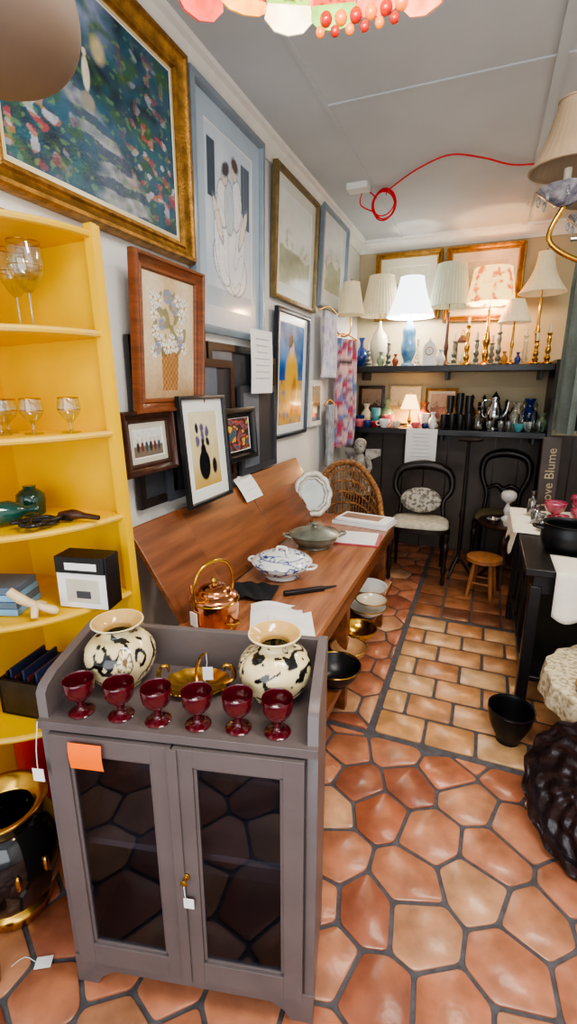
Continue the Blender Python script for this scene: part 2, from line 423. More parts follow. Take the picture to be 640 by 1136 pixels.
o=Ob('white_framed_mirror',(XL+.01,3.56,1.30),90); o.box(-.13,.13,-.03,0,0,.34,trimW); o.box(-.09,.09,-.034,-.03,.04,.30,mat('silvered_mirror',(190,195,200),.05,1)); o.done(.004)
bl=((200,192,156),(214,208,182),(166,158,110),(130,126,84))
picture('gilt_landscape_painting',(-.78,YB-.005,2.20),.60,.58,0,P_ornate(.05,.04),gold,landsc(bl,.4,21),(50,50),.07,(214,208,184),tilt=2)
picture('gilt_landscape_painting',(-.13,YB-.005,2.16),.64,.62,0,P_ornate(.055,.04),gold,landsc(bl,.45,31),(50,50),.07,(220,212,188),tilt=2)
def notice(name,loc,w,h,rz,rx=0,lines=7):
    o=Ob(name,loc,rz,rx); o.sheet(lambda u,v:(-w/2+u*w,-.004*math.sin(pi*v)-.001,v*h),6,6,paper)
    for i in range(lines):
        z=h*(.86-.72*i/lines); l=w*random.uniform(.5,.74); o.box(-l/2,l/2,-.0065,-.0055,z-h*.006,z+h*.006,mat('faint_ink',(176,176,180),.7))
    return o.done()
notice('paper_notice',(XL+.085,2.49,1.56),.24,.33,86)
notice('paper_notice',(-.51,4.44,.90),.27,.33,0)
notice('paper_notice',(-1.125,2.30,1.00),.2,.15,90,-35,3)
# ---------------------------------------------------------------- grey cabinet
CL=(-.90,.67,0); CR=13.5
def cab(x,y,z):
    a=math.radians(CR); return (CL[0]+x*math.cos(a)-y*math.sin(a),CL[1]+x*math.sin(a)+y*math.cos(a),z)
grey=mat('grey_chalk_paint',(100,91,90),.38,var=.1,scale=5,bump=.08,bscale=40)
greyin=mat('grey_interior',(74,69,70),.6,var=.12)
o=Ob('glass_door_cabinet',CL,CR); W_,D_,H_=.655,.27,.85
for x in (0,W_-.024):
    pr=[(0,0),(.035,0),(.06,.05),(D_-.06,.05),(D_-.035,0),(D_,0),(D_,.965),(D_-.03,.975),(.05,.945),(.012,.93),(0,.915)]
    M=Matrix(((0,0,1,x),(1,0,0,0),(0,1,0,0),(0,0,0,1))); o.prism(pr,0,.024,grey,M)
o.box(.0,W_,-.012,D_,H_-.022,H_,grey)
o.box(.024,W_-.024,D_-.018,D_,H_,.962,grey)
o.box(.024,W_-.024,D_-.012,D_-.002,.08,H_,greyin)
o.box(.024,W_-.024,.005,D_-.012,.085,.105,greyin); o.box(.024,W_-.024,.03,D_-.012,.455,.475,grey)
o.box(.024,.028,.0,D_-.012,.1,H_-.02,greyin); o.box(W_-.028,W_-.024,.0,D_-.012,.1,H_-.02,greyin)
o.box(.024,W_-.024,.0,.02,H_-.05,H_-.022,grey)
ap=[(.0,0),(.06,0),(.075,.03),(.11,.055),(W_-.11,.055),(W_-.075,.03),(W_-.06,0),(W_,0),(W_,.10),(0,.10)]
o.prism(ap,-.02,.0,grey,Matrix(((1,0,0,0),(0,0,-1,-.004+.0),(0,1,0,0),(0,0,0,1))))
def door(x0,x1):
    z0,z1=.105,H_-.028; s=.046
    o.box(x0,x0+s,-.02,0,z0,z1,grey); o.box(x1-s,x1,-.02,0,z0,z1,grey); o.box(x0+s,x1-s,-.02,0,z0,z0+.07,grey); o.box(x0+s,x1-s,-.02,0,z1-s,z1,grey)
    for a,b,c,d in ((x0+s,x0+s+.008,z0+.07,z1-s),(x1-s-.008,x1-s,z0+.07,z1-s),(x0+s,x1-s,z0+.07,z0+.078),(x0+s,x1-s,z1-s-.008,z1-s)): o.box(a,b,-.015,-.004,c,d,grey)
    o.box(x0+s,x1-s,-.011,-.009,z0+.07,z1-s,paneg)
door(.028,.326); door(.33,W_-.028)
o.box(.318,.342,-.026,-.02,.105,H_-.028,grey)
o.lathe([(.001,0),(.009,0),(.009,.004),(.004,.006),(.004,.014),(.009,.02),(.001,.024)],brass,12,T(.345,-.02,.46)@R('X',90))
o.tube([(.345,-.04,.46),(.347,-.042,.43),(.35,-.04,.40)],.0012,paper,5)
o.box(.337,.363,-.03,-.028,.37,.40,paper)
o.done(.0025)
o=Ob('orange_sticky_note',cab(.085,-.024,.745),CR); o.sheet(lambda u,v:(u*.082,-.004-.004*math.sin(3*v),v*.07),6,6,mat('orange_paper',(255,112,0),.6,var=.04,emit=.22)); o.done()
def vasecol(seed):
    fl_=[(random.uniform(0,2*pi),random.uniform(.15,.62)) for _ in range(9)]
    def fn(a,t,p):
        c=S(226,208,160); q=Vector(p)*20+Vector((seed,0,0)); n=noise.noise(q)
        if .06<t<.74:
            if abs(n)<.095 and noise.noise(q*.5+Vector((3,1,2)))>-.26: c=S(18,18,20)
            if noise.noise(q*2.3)>.38: c=S(20,20,24)
            for (fa,ft) in fl_:
                if math.cos(a-fa)<0: continue
                dx=math.sin(a-fa)*.085; dy=(ft-t)*.24; d=math.hypot(dx,dy); g=math.atan2(dy,dx)
                if d<.019:
                    c=S(232,216,172)
                    if d>.0165 or abs(math.sin(g*5))<.28: c=S(24,22,24)
                    if d<.005: c=S(120,80,40)
        if t>.80: c=S(206,168,104)
        if .74<=t<=.80: c=S(230,214,172)
        return c
    return fn
VP=[(.0,0),(.045,0),(.05,.006),(.078,.04),(.091,.075),(.088,.108),(.066,.135),(.043,.146),(.041,.158),(.055,.172),(.066,.178),(.064,.182),(.052,.175),(.036,.16),(.034,.145)]
for i,(x,y,s) in enumerate(((.128,.160,.97),(.533,.158,.97))):
    o=Ob('floral_vase',cab(x,y,H_+.001),i*100+40); o.lathe([(r*s,z*s) for r,z in VP],glaze,180,None,vasecol(i*7.3+2),sub=9); o.done()
burg=mat('burgundy_glaze',(82,12,24),.12,var=.2,coat=.6)
GP=[(.0,0),(.027,0),(.028,.003),(.012,.008),(.008,.016),(.009,.026),(.014,.034),(.028,.046),(.034,.062),(.0355,.085),(.033,.086),(.031,.062),(.024,.048),(.0,.042)]
for x in (.088,.187,.28,.376,.470,.560):
    o=Ob('burgundy_goblet',cab(x,.03+random.uniform(0,.006),H_+.001)); o.lathe(GP,burg,32,sub=2); o.done()
o=Ob('brass_swan_tray',cab(.33,.16,H_+.001),CR+10)
o.lathe([(.0,.004),(.06,.003),(.075,.012),(.09,.018),(.088,.021),(.072,.015),(.055,.007),(0,.008)],brass,48,sx=.95,sy=.7,pleat=.04,pn=12)
for sgn in (-1,1): o.tube([(sgn*.07,0,.012),(sgn*.095,0,.03),(sgn*.09,0,.06),(sgn*.072,0,.066),(sgn*.07,0,.05)],[.006,.006,.005,.005,.003],brass,8,sub=4)
o.tube([(.02,0,.02),(.028,.0,.075),(.03,-.02,.11)],.0012,paper,5); o.box(.02,.045,-.024,-.022,.04,.075,paper); o.tube([(0,.0,.012),(0,0,.05),(.012,0,.09),(.03,-.02,.112)],[.005,.004,.003,.002],brass,8,sub=4)
o.done()
o=Ob('price_tag',cab(-.002,-.03,.70),CR); o.box(-.01,.018,-.003,-.001,0,.034,paper); o.tube([(.004,-.002,.03),(.01,-.004,.09),(.012,.01,.155)],.001,paper,5,sub=3); o.done()
# ---------------------------------------------------------------- pew
pine=mat('pew_wood',(100,56,32),.34,var=.3,scale=3.5,wood=(7,.6,7),c2=(138,82,50),bump=.05,bscale=30,coat=.15)
seatw=mat('pew_seat_wood',(136,86,56),.26,scale=3.5,wood=(7,.6,7),c2=(176,118,80),bump=.05,bscale=30,coat=.3)
o=Ob('wooden_pew')
o.box(-.97,-.475,1.10,3.05,.715,.75,seatw)
for i,(y0,y1,dx) in enumerate(((1.34,1.66,.03),(1.675,2.30,.012),(2.31,3.12,0))):
    x0,z0,x1,z1=-.985+dx,.75,-1.205+dx,(1.09,1.08,1.115)[i]
    nx,nzv=.84,.55; t=.024
    vs=[]
    for y in (y0,y1): vs+=[(x0,y,z0),(x1,y,z1),(x1-nx*t,y,z1-nzv*t+.006),(x0-nx*t,y,z0-nzv*t)]
    o.add(vs,[(0,1,2,3),(7,6,5,4),(0,4,5,1),(1,5,6,2),(2,6,7,3),(3,7,4,0)],pine)
for y in (1.12,2.05,2.98): o.box(-.93,-.52,y,y+.045,0,.715,pine)
o.box(-.95,-.47,1.12,3.03,.30,.33,pine); o.box(-.50,-.48,1.12,3.03,.64,.715,pine)
o.done(.004)
o=Ob('copper_kettle',(-.835,1.36,.751),160)
o.lathe([(0,0),(.075,0),(.078,.004),(.078,.02),(.074,.024)],brass,36)
o.lathe([(.074,.022),(.083,.03),(.086,.06),(.086,.115),(.08,.13),(.062,.14),(.06,.145),(.05,.158),(.02,.167),(.0,.168)],copper,40,sub=3)
o.lathe([(.086,.112),(.089,.115),(.086,.118)],brass,40); o.lathe([(0,.165),(.008,.167),(.006,.175),(.012,.183),(.008,.193),(0,.195)],brass,16)
o.tube([(0,.083,.115),(0,.088,.175),(0,.06,.235),(0,0,.255),(0,-.06,.235),(0,-.088,.175),(0,-.083,.115)],[.006,.005,.006,.008,.006,.005,.006],brass,10,sub=5)
o.tube([(.08,0,.06),(.12,0,.085),(.135,0,.125)],[.016,.011,.008],copper,12,sub=5)
o.tube([(-.084,-.02,.05),(-.11,-.02,.055),(-.115,.01,.055),(-.086,.02,.05)],.004,brass,8,sub=4)
o.box(-.015,.02,.09,.095,.04,.09,paper)
o.done()
def bw(seed,base=(228,230,228),inkc=(58,80,140),th=.12):
    def fn(a,t,p):
        q=Vector(p)*38+Vector((seed,seed,0)); n=noise.noise(q); m=noise.noise(q*.5)
        c=S(*base)
        if abs(n)<th and m>-.1: c=S(*inkc)
        if abs(t-.5)<.02: c=S(*inkc)
        return c
    return fn
o=Ob('blue_white_tureen',(-.80,1.90,.751),0)
o.lathe([(0,0),(.07,0),(.072,.008),(.068,.014),(.10,.03),(.128,.055),(.135,.07),(.137,.073),(.13,.074)],glaze,90,None,bw(1),sub=6)
o.lathe([(.137,.073),(.139,.076),(.12,.092),(.08,.11),(.03,.12),(0,.122)],glaze,90,None,bw(4),sub=8)
o.tube([(-.025,0,.118),(-.02,0,.138),(.02,0,.138),(.025,0,.118)],.006,white,10,sub=5)
for s in (-1,1): o.tube([(s*.13,-.03,.06),(s*.16,-.02,.065),(s*.16,.02,.065),(s*.13,.03,.06)],.006,white,10,sub=5)
o.done()
pewter=mat('pewter_stoneware',(122,126,114),.3,.35,var=.25,scale=15,bump=.15)
o=Ob('lidded_stoneware_pot',(-.80,2.36,.751),30)
o.lathe([(0,0),(.08,0),(.085,.01),(.115,.035),(.13,.065),(.134,.075),(.128,.08),(.10,.09),(.055,.103),(.02,.108),(0,.108)],pewter,48,sub=3)
o.lathe([(.134,.07),(.142,.075),(.134,.08)],pewter,48)
o.lathe([(0,.105),(.02,.106),(.012,.115),(.02,.128),(.012,.134),(0,.135)],pewter,20,sub=2)
for s in (-1,1): o.tube([(s*.125,-.035,.06),(s*.165,-.02,.07),(s*.165,.02,.07),(s*.125,.035,.06)],.007,pewter,10,sub=5)
o.done()
o=Ob('white_catalogue_stack',(-.64,2.90,.751),-8); o.box(-.19,.17,-.10,.10,0,.02,paper); o.box(-.188,.172,-.095,.098,.02,.023,mat('grey_cover',(170,176,180),.4)); o.box(-.17,.16,-.09,.09,.023,.038,paper); o.box(-.15,.1,-.05,.06,.038,.0395,mat('brown_print',(140,110,90),.5)); o.done(.002)
o=Ob('framed_document',(-.63,2.56,.751),6); o.box(-.15,.15,-.12,.12,0,.008,mat('rose_board',(170,70,78),.5)); o.box(-.145,.13,-.11,.115,.008,.0095,paper)
for k in range(8): o.box(-.12,.08-.01*(k%3),.08-k*.022,.082-k*.022,.0096,.0100,mat('faint_ink'))
o.done()
o=Ob('receipt_paper',(-.64,1.52,.752),25)
o.sheet(lambda u,v:(-.12+u*.2,-.14+v*.24,.004+.012*math.sin(u*5)*v+.008*abs(math.sin(v*7))),12,12,paper); o.sheet(lambda u,v:(-.05+u*.16,-.2+v*.2,.014+.01*math.sin(u*4+v*3)),12,12,paper); o.done()
o=Ob('black_cloth',(-.83,1.67,.751),10); o.sheet(lambda u,v:(-.11+u*.2,-.08+v*.16,.008+.014*abs(math.sin(u*9+v*5))*(1-abs(2*u-1))+.004),24,24,mat('black_velvet',(20,22,26),.9)); o.done()
o=Ob('black_case_knife',(-.64,1.76,.751),40); o.box(-.09,.09,-.012,.012,0,.018,black); o.tube([(.08,0,.01),(.15,0,.012)],[.008,.004],black,8); o.done(.003)
o=Ob('oval_ornate_mirror',(-.99,2.90,.775),35,-14)
orn=mat('silvered_gesso',(206,204,194),.35,.2,var=.2,scale=30,bump=.4)
ov=[(.115*math.cos(2*pi*i/60)*(1+.035*math.cos(10*2*pi*i/60)),0,.135+.135*math.sin(2*pi*i/60)*(1+.035*math.cos(10*2*pi*i/60))) for i in range(60)]
o.tube(ov,.019,orn,10,True); o.tube([(x*.78,-.004,.135+(z-.135)*.78) for x,y,z in ov],.008,orn,8,True)
o.add([(x*.8,.004,.135+(z-.135)*.8) for x,y,z in ov],[tuple(range(60))],mat('pale_silvering',(190,196,196),.12,.9))
o.done()
def bowl(name,loc,r,h,m,m2=None,rx=0,rz=0):
    o=Ob(name,loc,rz,rx); o.lathe([(0,0),(r*.45,0),(r*.5,h*.1),(r*.85,h*.55),(r,h),(r*.96,h),(r*.8,h*.55),(r*.45,h*.16),(0,h*.14)],m,40,sub=3)
    if m2: o.tube([(r*.98*math.cos(2*pi*i/40),r*.98*math.sin(2*pi*i/40),h) for i in range(40)],r*.035,m2,8,True)
    return o.done()
tan=mat('tan_stoneware',(176,134,92),.35,var=.2,scale=12)
bowl('brass_bowl',(-.50,2.01,.331),.09,.06,tan,brass); bowl('brass_bowl',(-.50,2.21,.331),.095,.06,brass,gold)
bowl('white_dish',(-.52,2.50,.331),.11,.05,white,gold); bowl('black_bowl',(-.50,1.79,.331),.11,.09,black,brass); bowl('white_dish',(-.58,2.76,.331),.12,.06,white)
bowl('tan_bowl',(-.62,1.50,.331),.10,.08,tan); bowl('cream_dish',(-.50,2.5,.385),.09,.04,cream,gold)
# ---------------------------------------------------------------- yellow corner shelf
yel=mat('yellow_paint',(232,184,8),.42,var=.07,scale=4,bump=.05); yel2=mat('worn_yellow_edge',(226,182,50),.5,c2=(206,176,108),scale=14,lo=.45,hi=.8)
o=Ob('yellow_corner_shelf',(-1.57,1.26,0),0,0,-1.7)
o.box(0,.50,0,.018,.0,2.05,yel); o.box(-.018,0,-.5,.018,0,2.05,yel)
o.box(.475,.505,-.022,.0,0,2.05,yel)
for z in (1.75,1.445,1.165,.885,.50,2.03):
    n=36; pts=[(0,0)]+[(.49*math.cos(-pi/2*i/n)*(1),.47*math.sin(-pi/2*i/n)) for i in range(n+1)]
    o.prism(pts,z-.018,z,yel)
    o.tube([(x,y,z-.009) for x,y in pts[1:]],.0105,yel2,8)
o.done()
def ys(x,z): return z+.0297*(x+1.57)
def stem(name,loc,h,r,bowlh,rim=True,m=clear):
    o=Ob(name,loc); b=h-bowlh
    o.lathe([(0,0),(r*.8,0),(r*.8,.003),(r*.25,.006),(.004,.012),(.004,b-.012),(.008,b-.004),(r*.6,b+bowlh*.15),(r*.98,b+bowlh*.45),(r*.93,b+bowlh*.8),(r*.86,h)],m,32,sub=2)
    if rim:
        o.tube([(r*.86*math.cos(2*pi*i/32),r*.86*math.sin(2*pi*i/32),h) for i in range(32)],.0022,brass,6,True)
        o.tube([(r*.97*math.cos(2*pi*i/32),r*.97*math.sin(2*pi*i/32),b+bowlh*.5) for i in range(32)],.0012,brass,6,True)
    return o.done()
for x,y,h,r,bh in ((-1.27,1.12,.235,.05,.13),(-1.37,1.05,.22,.045,.12),(-1.38,1.17,.24,.045,.13)): stem('gold_rimmed_wine_glass',(x,y,ys(x,1.753)),h,r,bh)
for x,y in ((-1.20,1.15),(-1.29,1.09),(-1.38,1.05),(-1.45,1.13)): stem('gold_rimmed_cordial_glass',(x,y,ys(x,1.448)),.105,.034,.07)
gg=mat('dark_green_glass',(18,66,58),.1,var=.3,coat=.6)
o=Ob('green_glass_bottle',(-1.36,1.02,ys(-1.36,1.208)),60,0,90)
o.lathe([(0,0),(.034,0),(.038,.01),(.038,.09),(.03,.115),(.014,.135),(.012,.16),(.016,.165),(.016,.17),(0,.17)],gg,28,T(0,0,-.09)); o.done()
o=Ob('green_glass_jar',(-1.42,1.15,ys(-1.42,1.167))); o.lathe([(0,0),(.04,0),(.045,.02),(.045,.07),(.02,.09),(.022,.10),(0,.10)],gg,28,sub=2); o.done()
o=Ob('tangled_black_cable',(-1.25,1.0,ys(-1.25,1.175))); o.tube([(.0+.05*math.sin(i*1.3),.0+.05*math.cos(i*1.9)+.02*i/10,.004+.012*abs(math.sin(i))) for i in range(22)],.006,black,8,sub=5); o.done()
o=Ob('bone_handled_brush',(-1.19,1.11,ys(-1.2,1.185)),10); o.tube([(-.05,0,.0),(0,0,.006),(.04,0,.004),(.09,0,0)],[.012,.018,.01,.008],darkw,10,sub=5); o.box(-.05,.0,-.015,.015,-.012,-.002,black); o.done()
o=Ob('boxed_tea_set',(-1.155,1.10,ys(-1.17,.889)),12); o.box(-.085,.085,-.03,.05,0,.12,paper); o.box(-.085,.085,-.034,.052,.12,.175,black); o.box(-.05,.06,-.036,-.034,.132,.156,paper); o.box(-.055,.06,-.0315,-.03,.02,.10,mat('buff_label',(206,200,180),.5)); o.box(-.02,.03,-.033,-.031,.035,.06,ink); o.box(.085,.09,-.03,.05,0,.175,black); o.done(.002)
o=Ob('blue_book_stack',(-1.40,1.0,ys(-1.42,.889)),20)
for k in range(4): o.box(-.09+.004*k,.07,-.07,.07-.005*k,k*.024,k*.024+.022,[mat('pale_blue_cover',(120,165,200),.4),mat('slate_cover',(90,110,130),.4)][k%2])
o.done(.002)
bone=mat('bone',(224,196,150),.35,var=.12,scale=12)
o=Ob('bone_handled_carving_tool',(-1.24,.97,ys(-1.24,.90)),35); o.tube([(-.07,0,.085),(-.04,0,.055),(0,0,.03),(.045,0,.01),(.06,0,0)],[.013,.016,.011,.014,.008],bone,12,sub=5); o.tube([(.0,-.03,.0),(.0,.0,.03),(.01,.05,.01)],[.01,.013,.009],bone,10,sub=4); o.done()
o=Ob('dark_crate_of_records',(-1.34,1.06,ys(-1.34,.504)),8)
for a in ((-.12,.12,-.10,-.088),(-.12,.12,.088,.10),(-.12,-.108,-.1,.1),(.108,.12,-.1,.1)): o.box(*a,0,.13,blackw)
o.box(-.12,.12,-.1,.1,0,.008,blackw)
for k in range(12): o.box(-.10+k*.017,-.092+k*.017,-.08,.08,.01,.15+.015*math.sin(k*2),[black,mat('deep_blue_sleeve',(40,50,80),.4),mat('maroon_sleeve',(90,36,40),.4)][k%3])
o.done()
blg=mat('black_lacquer',(14,14,16),.12,var=.2,coat=.6)
o=Ob('black_gold_urn',(-1.24,.76,0))
o.lathe([(0,0),(.09,0),(.10,.012),(.10,.03),(.085,.045)],brass,40,sub=3)
o.lathe([(.085,.045),(.13,.10),(.150,.19),(.145,.26),(.12,.32),(.09,.345)],blg,48,sub=4)
o.lathe([(.09,.345),(.10,.36),(.115,.380),(.125,.385),(.12,.392),(.10,.383),(.08,.36)],brass,48,sub=3)
for i in range(12):
    a=i*pi/6; o.ell((.152*math.cos(a),.152*math.sin(a),.22),(.01,.01,.028),brass,10)
o.done()
o=Ob('fallen_price_tag',(-1.02,.66,.003),30); o.box(-.025,.02,-.015,.015,0,.0012,paper); o.tube([(-.02,0,.001),(-.06,.02,.002),(-.09,.0,.002)],.001,paper,5,sub=3); o.done()
o=Ob('amber_glass_jar',(-1.13,.56,0)); o.lathe([(0,0),(.035,0),(.04,.01),(.042,.06),(.03,.075),(.032,.085),(0,.085)],mat('amber_glass',(150,100,60),.15,coat=.5),28,sub=2); o.done()
o=Ob('red_tin',(-1.50,1.08,0)); o.lathe([(0,0),(.07,0),(.07,.36),(.072,.36),(.072,.40),(0,.40)],mat('red_enamel',(190,30,26),.3),28); o.done()
# ---------------------------------------------------------------- back shelves
for nm,z in (('upper_display_shelf',1.77),('lower_display_shelf',1.225)):
    o=Ob(nm); o.box(XL,.478,4.45,YB,z-.05,z,black); 
    for x in (-1.1,-.35,.4): o.box(x-.012,x+.012,4.6,YB,z-.12,z-.045,black)
    o.done(.003)
o=Ob('shelf_side_panel'); o.box(.48,.51,4.4,YB,0,1.80,blackw); o.done()
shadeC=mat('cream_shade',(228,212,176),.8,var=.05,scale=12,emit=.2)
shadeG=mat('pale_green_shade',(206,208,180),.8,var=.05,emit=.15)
shadeLit=mat('lit_white_shade',(245,246,240),.8,var=.02,emit=3.0,ecol=(240,247,255))
shadeWarm=mat('lit_floral_shade',(250,206,130),.8,c2=(206,104,48),scale=14,emit=2.0,lo=.5,hi=.6)
shadeT=mat('taupe_shade',(120,104,90),.6,var=.06,scale=6)
def shade(o,z0,z1,r0,r1,m,pl=.018,pn=36,M=None,bell=0):
    k=10; pr=[(r0+(r1-r0)*(t/k)-bell*math.sin(pi*t/k),z0+(z1-z0)*t/k) for t in range(k+1)]
    o.lathe(pr,m,144,M,None,True,pl,pn)
    MM=M or Matrix()
    for r,z in ((r0,z0),(r1,z1)): o.tube([(r*math.cos(2*pi*i/40),r*math.sin(2*pi*i/40),z) for i in range(40)],.004,m,6,True,M=M)
    for a in range(3): o.tube([(0,0,z1-.01),(r1*math.cos(a*2.09),r1*math.sin(a*2.09),z1-.005)],.002,brass,5,M=M)
    o.lathe([(0,0),(.008,.002),(.005,.012),(.008,.02),(0,.03)],brass,12,(MM@T(0,0,z1)))
def tlamp(name,loc,prof,bm,hs,z0,z1,r0,r1,sm,pl=.018,pn=36,bell=.0,light=0,lc=(1,.8,.6)):
    loc=(loc[0],loc[1],loc[2]+.001)
    o=Ob(name,loc); o.lathe(prof,bm,32,sub=3); top=prof[-1][1]
    o.tube([(0,0,top-.01),(0,0,z1)],.005,brass,8); o.ell((0,0,z0+.06),(.026,.026,.036),mat('bulb_glass',(250,245,235),.3,emit=6,ecol=(255,240,215)) if light else white,12)
    shade(o,z0,z1,r0,r1,sm,pl,pn,None,bell)
    ob=o.done()
    if light:
        l=bpy.data.lights.new(name+'_bulb','POINT'); l.energy=light; l.color=lc; l.shadow_soft_size=.04; lo=bpy.data.objects.new(name+'_bulb',l); bpy.context.collection.objects.link(lo); lo.parent=ob; lo.location=(0,0,z0+.02)
    return ob
bluegl=mat('light_blue_glass',(110,160,195),.15,c2=(70,120,170),scale=18,coat=.5)
cobalt=mat('cobalt_ceramic',(30,56,120),.15,coat=.5)
tlamp('table_lamp',(-.98,4.68,1.77),[(0,0),(.06,0),(.065,.02),(.05,.03),(.075,.10),(.085,.18),(.07,.27),(.03,.33),(.018,.37),(.016,.40)],cream,0,.45,.78,.18,.11,shadeC)
tlamp('table_lamp',(-.70,4.62,1.77),[(0,0),(.055,0),(.055,.02),(.035,.04),(.06,.10),(.068,.16),(.055,.24),(.06,.30),(.03,.36),(.015,.40)],bluegl,0,.42,.74,.205,.10,shadeLit,.014,40,.012,22,(1,.92,.80))
tlamp('table_lamp',(-.38,4.68,1.77),[(0,0),(.065,0),(.06,.02),(.02,.04),(.015,.10),(.022,.16),(.014,.22),(.013,.45)],darkw,0,.50,.83,.17,.12,shadeG)
tlamp('table_lamp',(-.05,4.64,1.77),[(0,0),(.06,0),(.055,.015),(.02,.04),(.028,.09),(.016,.14),(.032,.20),(.016,.28),(.012,.45)],brass,0,.50,.76,.19,.15,shadeWarm,.004,8,0,22,(1,.62,.32))
tlamp('table_lamp',(.15,4.56,1.77),[(0,0),(.05,0),(.05,.015),(.012,.03),(.01,.12),(.016,.16),(.01,.2),(.009,.3)],brass,0,.33,.50,.125,.06,shadeC)
tlamp('table_lamp',(.335,4.68,1.77),[(0,0),(.07,0),(.065,.02),(.018,.04),(.012,.2),(.022,.26),(.012,.32),(.011,.52)],brass,0,.56,.86,.18,.06,shadeC,.01,24,.03)
for x,y,h in ((-.20,4.6,.33),(-.30,4.56,.2),(.05,4.56,.26),(.25,4.52,.22),(-.86,4.54,.2),(.42,4.55,.24),(-1.04,4.52,.14),(-.60,4.50,.16),(.0,4.50,.17),(-.12,4.50,.2),(.33,4.50,.18)):
    o=Ob('candlestick',(x,y,1.771)); s=h/.33; o.lathe([(0,0),(.045*s**.5,0),(.045*s**.5,.02*s),(.018,.03*s),(.026,.07*s),(.013,.1*s),(.024,.15*s),(.012,.2*s),(.018,.26*s),(.012,.3*s),(.022,.32*s),(.018,.33*s),(0,.33*s)],[brass,clear,pewter][int(h*100)%3],20,sub=3); o.lathe([(0,0),(.009,0),(.009,.06),(0,.062)],cream,12,T(0,0,h)); o.done()
vm=[cream,mat('sage_ceramic',(130,150,120),.25,coat=.3),mat('rust_ceramic',(150,74,44),.25,coat=.3),white,mat('amber_ware',(180,120,50),.2,coat=.3),cobalt]
for i,(x,y,h,z) in enumerate(((-1.20,4.50,.13,1.771),(-.92,4.50,.12,1.771),(-.79,4.50,.10,1.771),(-.40,4.50,.13,1.771),(.10,4.48,.10,1.771),(.20,4.47,.09,1.771),(-1.10,4.80,.20,1.226),(-.90,4.80,.24,1.226),(-.54,4.80,.22,1.226),(-.44,4.62,.14,1.226),(-.06,4.62,.17,1.226),(.36,4.83,.26,1.226),(.26,4.83,.22,1.226),(.45,4.60,.15,1.226))):
    o=Ob('small_vase',(x,y,z)); r=h*.28; o.lathe([(0,0),(r*.6,0),(r*.65,h*.04),(r,h*.35),(r*.9,h*.55),(r*.4,h*.75),(r*.4,h*.85),(r*.65,h),(r*.5,h),(r*.3,h*.85),(0,h*.8)],vm[i%6],24,sub=3); o.done()
o=Ob('wall_sconce',(XL,4.12,2.05)); o.lathe([(0,0),(.05,.002),(.045,.015),(0,.02)],brass,24,R('Y',90)); o.tube([(.01,0,0),(.08,0,-.05),(.14,0,-.02),(.14,0,.10)],.007,brass,8,sub=5); shade(o,.12,.36,.11,.065,shadeC,.012,30,T(.14,0,0)); o.done()
o=Ob('cobalt_vase',(-1.13,4.62,1.771)); o.lathe([(0,0),(.04,0),(.045,.01),(.07,.06),(.075,.10),(.05,.15),(.02,.18),(.018,.23),(.03,.26),(.0,.255)],cobalt,32,sub=3); o.ell((0,0,.245),(.022,.022,.02),white,12); o.done()
o=Ob('porcelain_mantel_clock',(-.50,4.52,1.771)); o.prism([(-.06,0),(.06,0),(.055,.03),(.045,.06),(.06,.12),(.04,.18),(.015,.2),(0,.23),(-.015,.2),(-.04,.18),(-.06,.12),(-.045,.06),(-.055,.03)],-.025,.025,white,R('X',90)); o.lathe([(0,0),(.034,0),(.036,.004),(0,.006)],gold,24,T(0,-.025,.12)@R('X',90)); o.lathe([(0,.006),(.028,.006),(.0,.008)],paper,24,T(0,-.025,.12)@R('X',90))
o.box(-.0015,.0015,-.035,-.034,.12,.14,black); o.box(0,.014,-.035,-.034,.119,.121,black); o.done(.003)
o=Ob('brass_lantern',(-.25,4.78,1.771))
o.box(-.05,.05,-.05,.05,0,.015,darkw); o.box(-.05,.05,-.05,.05,.2,.215,darkw)
for x in (-.045,.045):
    for y in (-.045,.045): o.box(x-.005,x+.005,y-.005,y+.005,.015,.2,darkw)
o.lathe([(.05,.215),(.02,.26),(0,.27)],darkw,4); o.tube([(-.02,0,.26),(0,0,.31),(.02,0,.26)],.004,brass,6,sub=4); o.ell((0,0,.08),(.02,.02,.06),cream,12); o.done()
def cup(name,loc,r,h,m,handle=True,rz=0):
    o=Ob(name,loc,rz); o.lathe([(0,0),(r*.6,0),(r*.65,h*.05),(r*.9,h*.4),(r,h),(r*.92,h),(r*.8,h*.4),(0,h*.12)],m,24,sub=2)
    if handle: o.tube([(r*.9,0,h*.8),(r*1.45,0,h*.75),(r*1.4,0,h*.35),(r*.85,0,h*.3)],r*.1,m,8,sub=4)
    return o.done()
pink=mat('pink_ceramic',(215,110,120),.25,coat=.3); teal=mat('teal_ceramic',(90,170,180),.25,coat=.3); red=mat('red_ceramic',(180,30,34),.2,coat=.4); silver=mat('silver_plate',(190,192,196),.15,1,var=.1)
ZL=1.226
for i,(x,m,r) in enumerate(((-1.18,red,.035),(-1.10,pink,.045),(-1.02,cobalt,.04),(-.95,red,.035),(-.86,white,.05),(-.76,cream,.04),(-.58,pink,.035),(-.50,cobalt,.03),(-.43,white,.035))): cup('teacup',(x,4.51+.02*(i%2),ZL),r,r*1.4,m,rz=i*50)
for i,(x,m,r,h) in enumerate(((-1.16,cobalt,.07,.09),(-.98,teal,.045,.16),(-.86,pink,.06,.10),(-.52,white,.05,.12))): bowl('footed_bowl',(x,4.68,ZL),r,h,m)
for i,(x,z) in enumerate(((-.34,.12),(-.27,.13),(-.20,.12),(-.13,.13))): cup('black_mug',(x,4.52,ZL),.034,z,black,rz=-40+i*30)
for i,(x,z) in enumerate(((-.30,.27),(-.22,.29),(-.14,.27))): cup('black_tankard',(x,4.62,ZL),.034,z,black,rz=90)
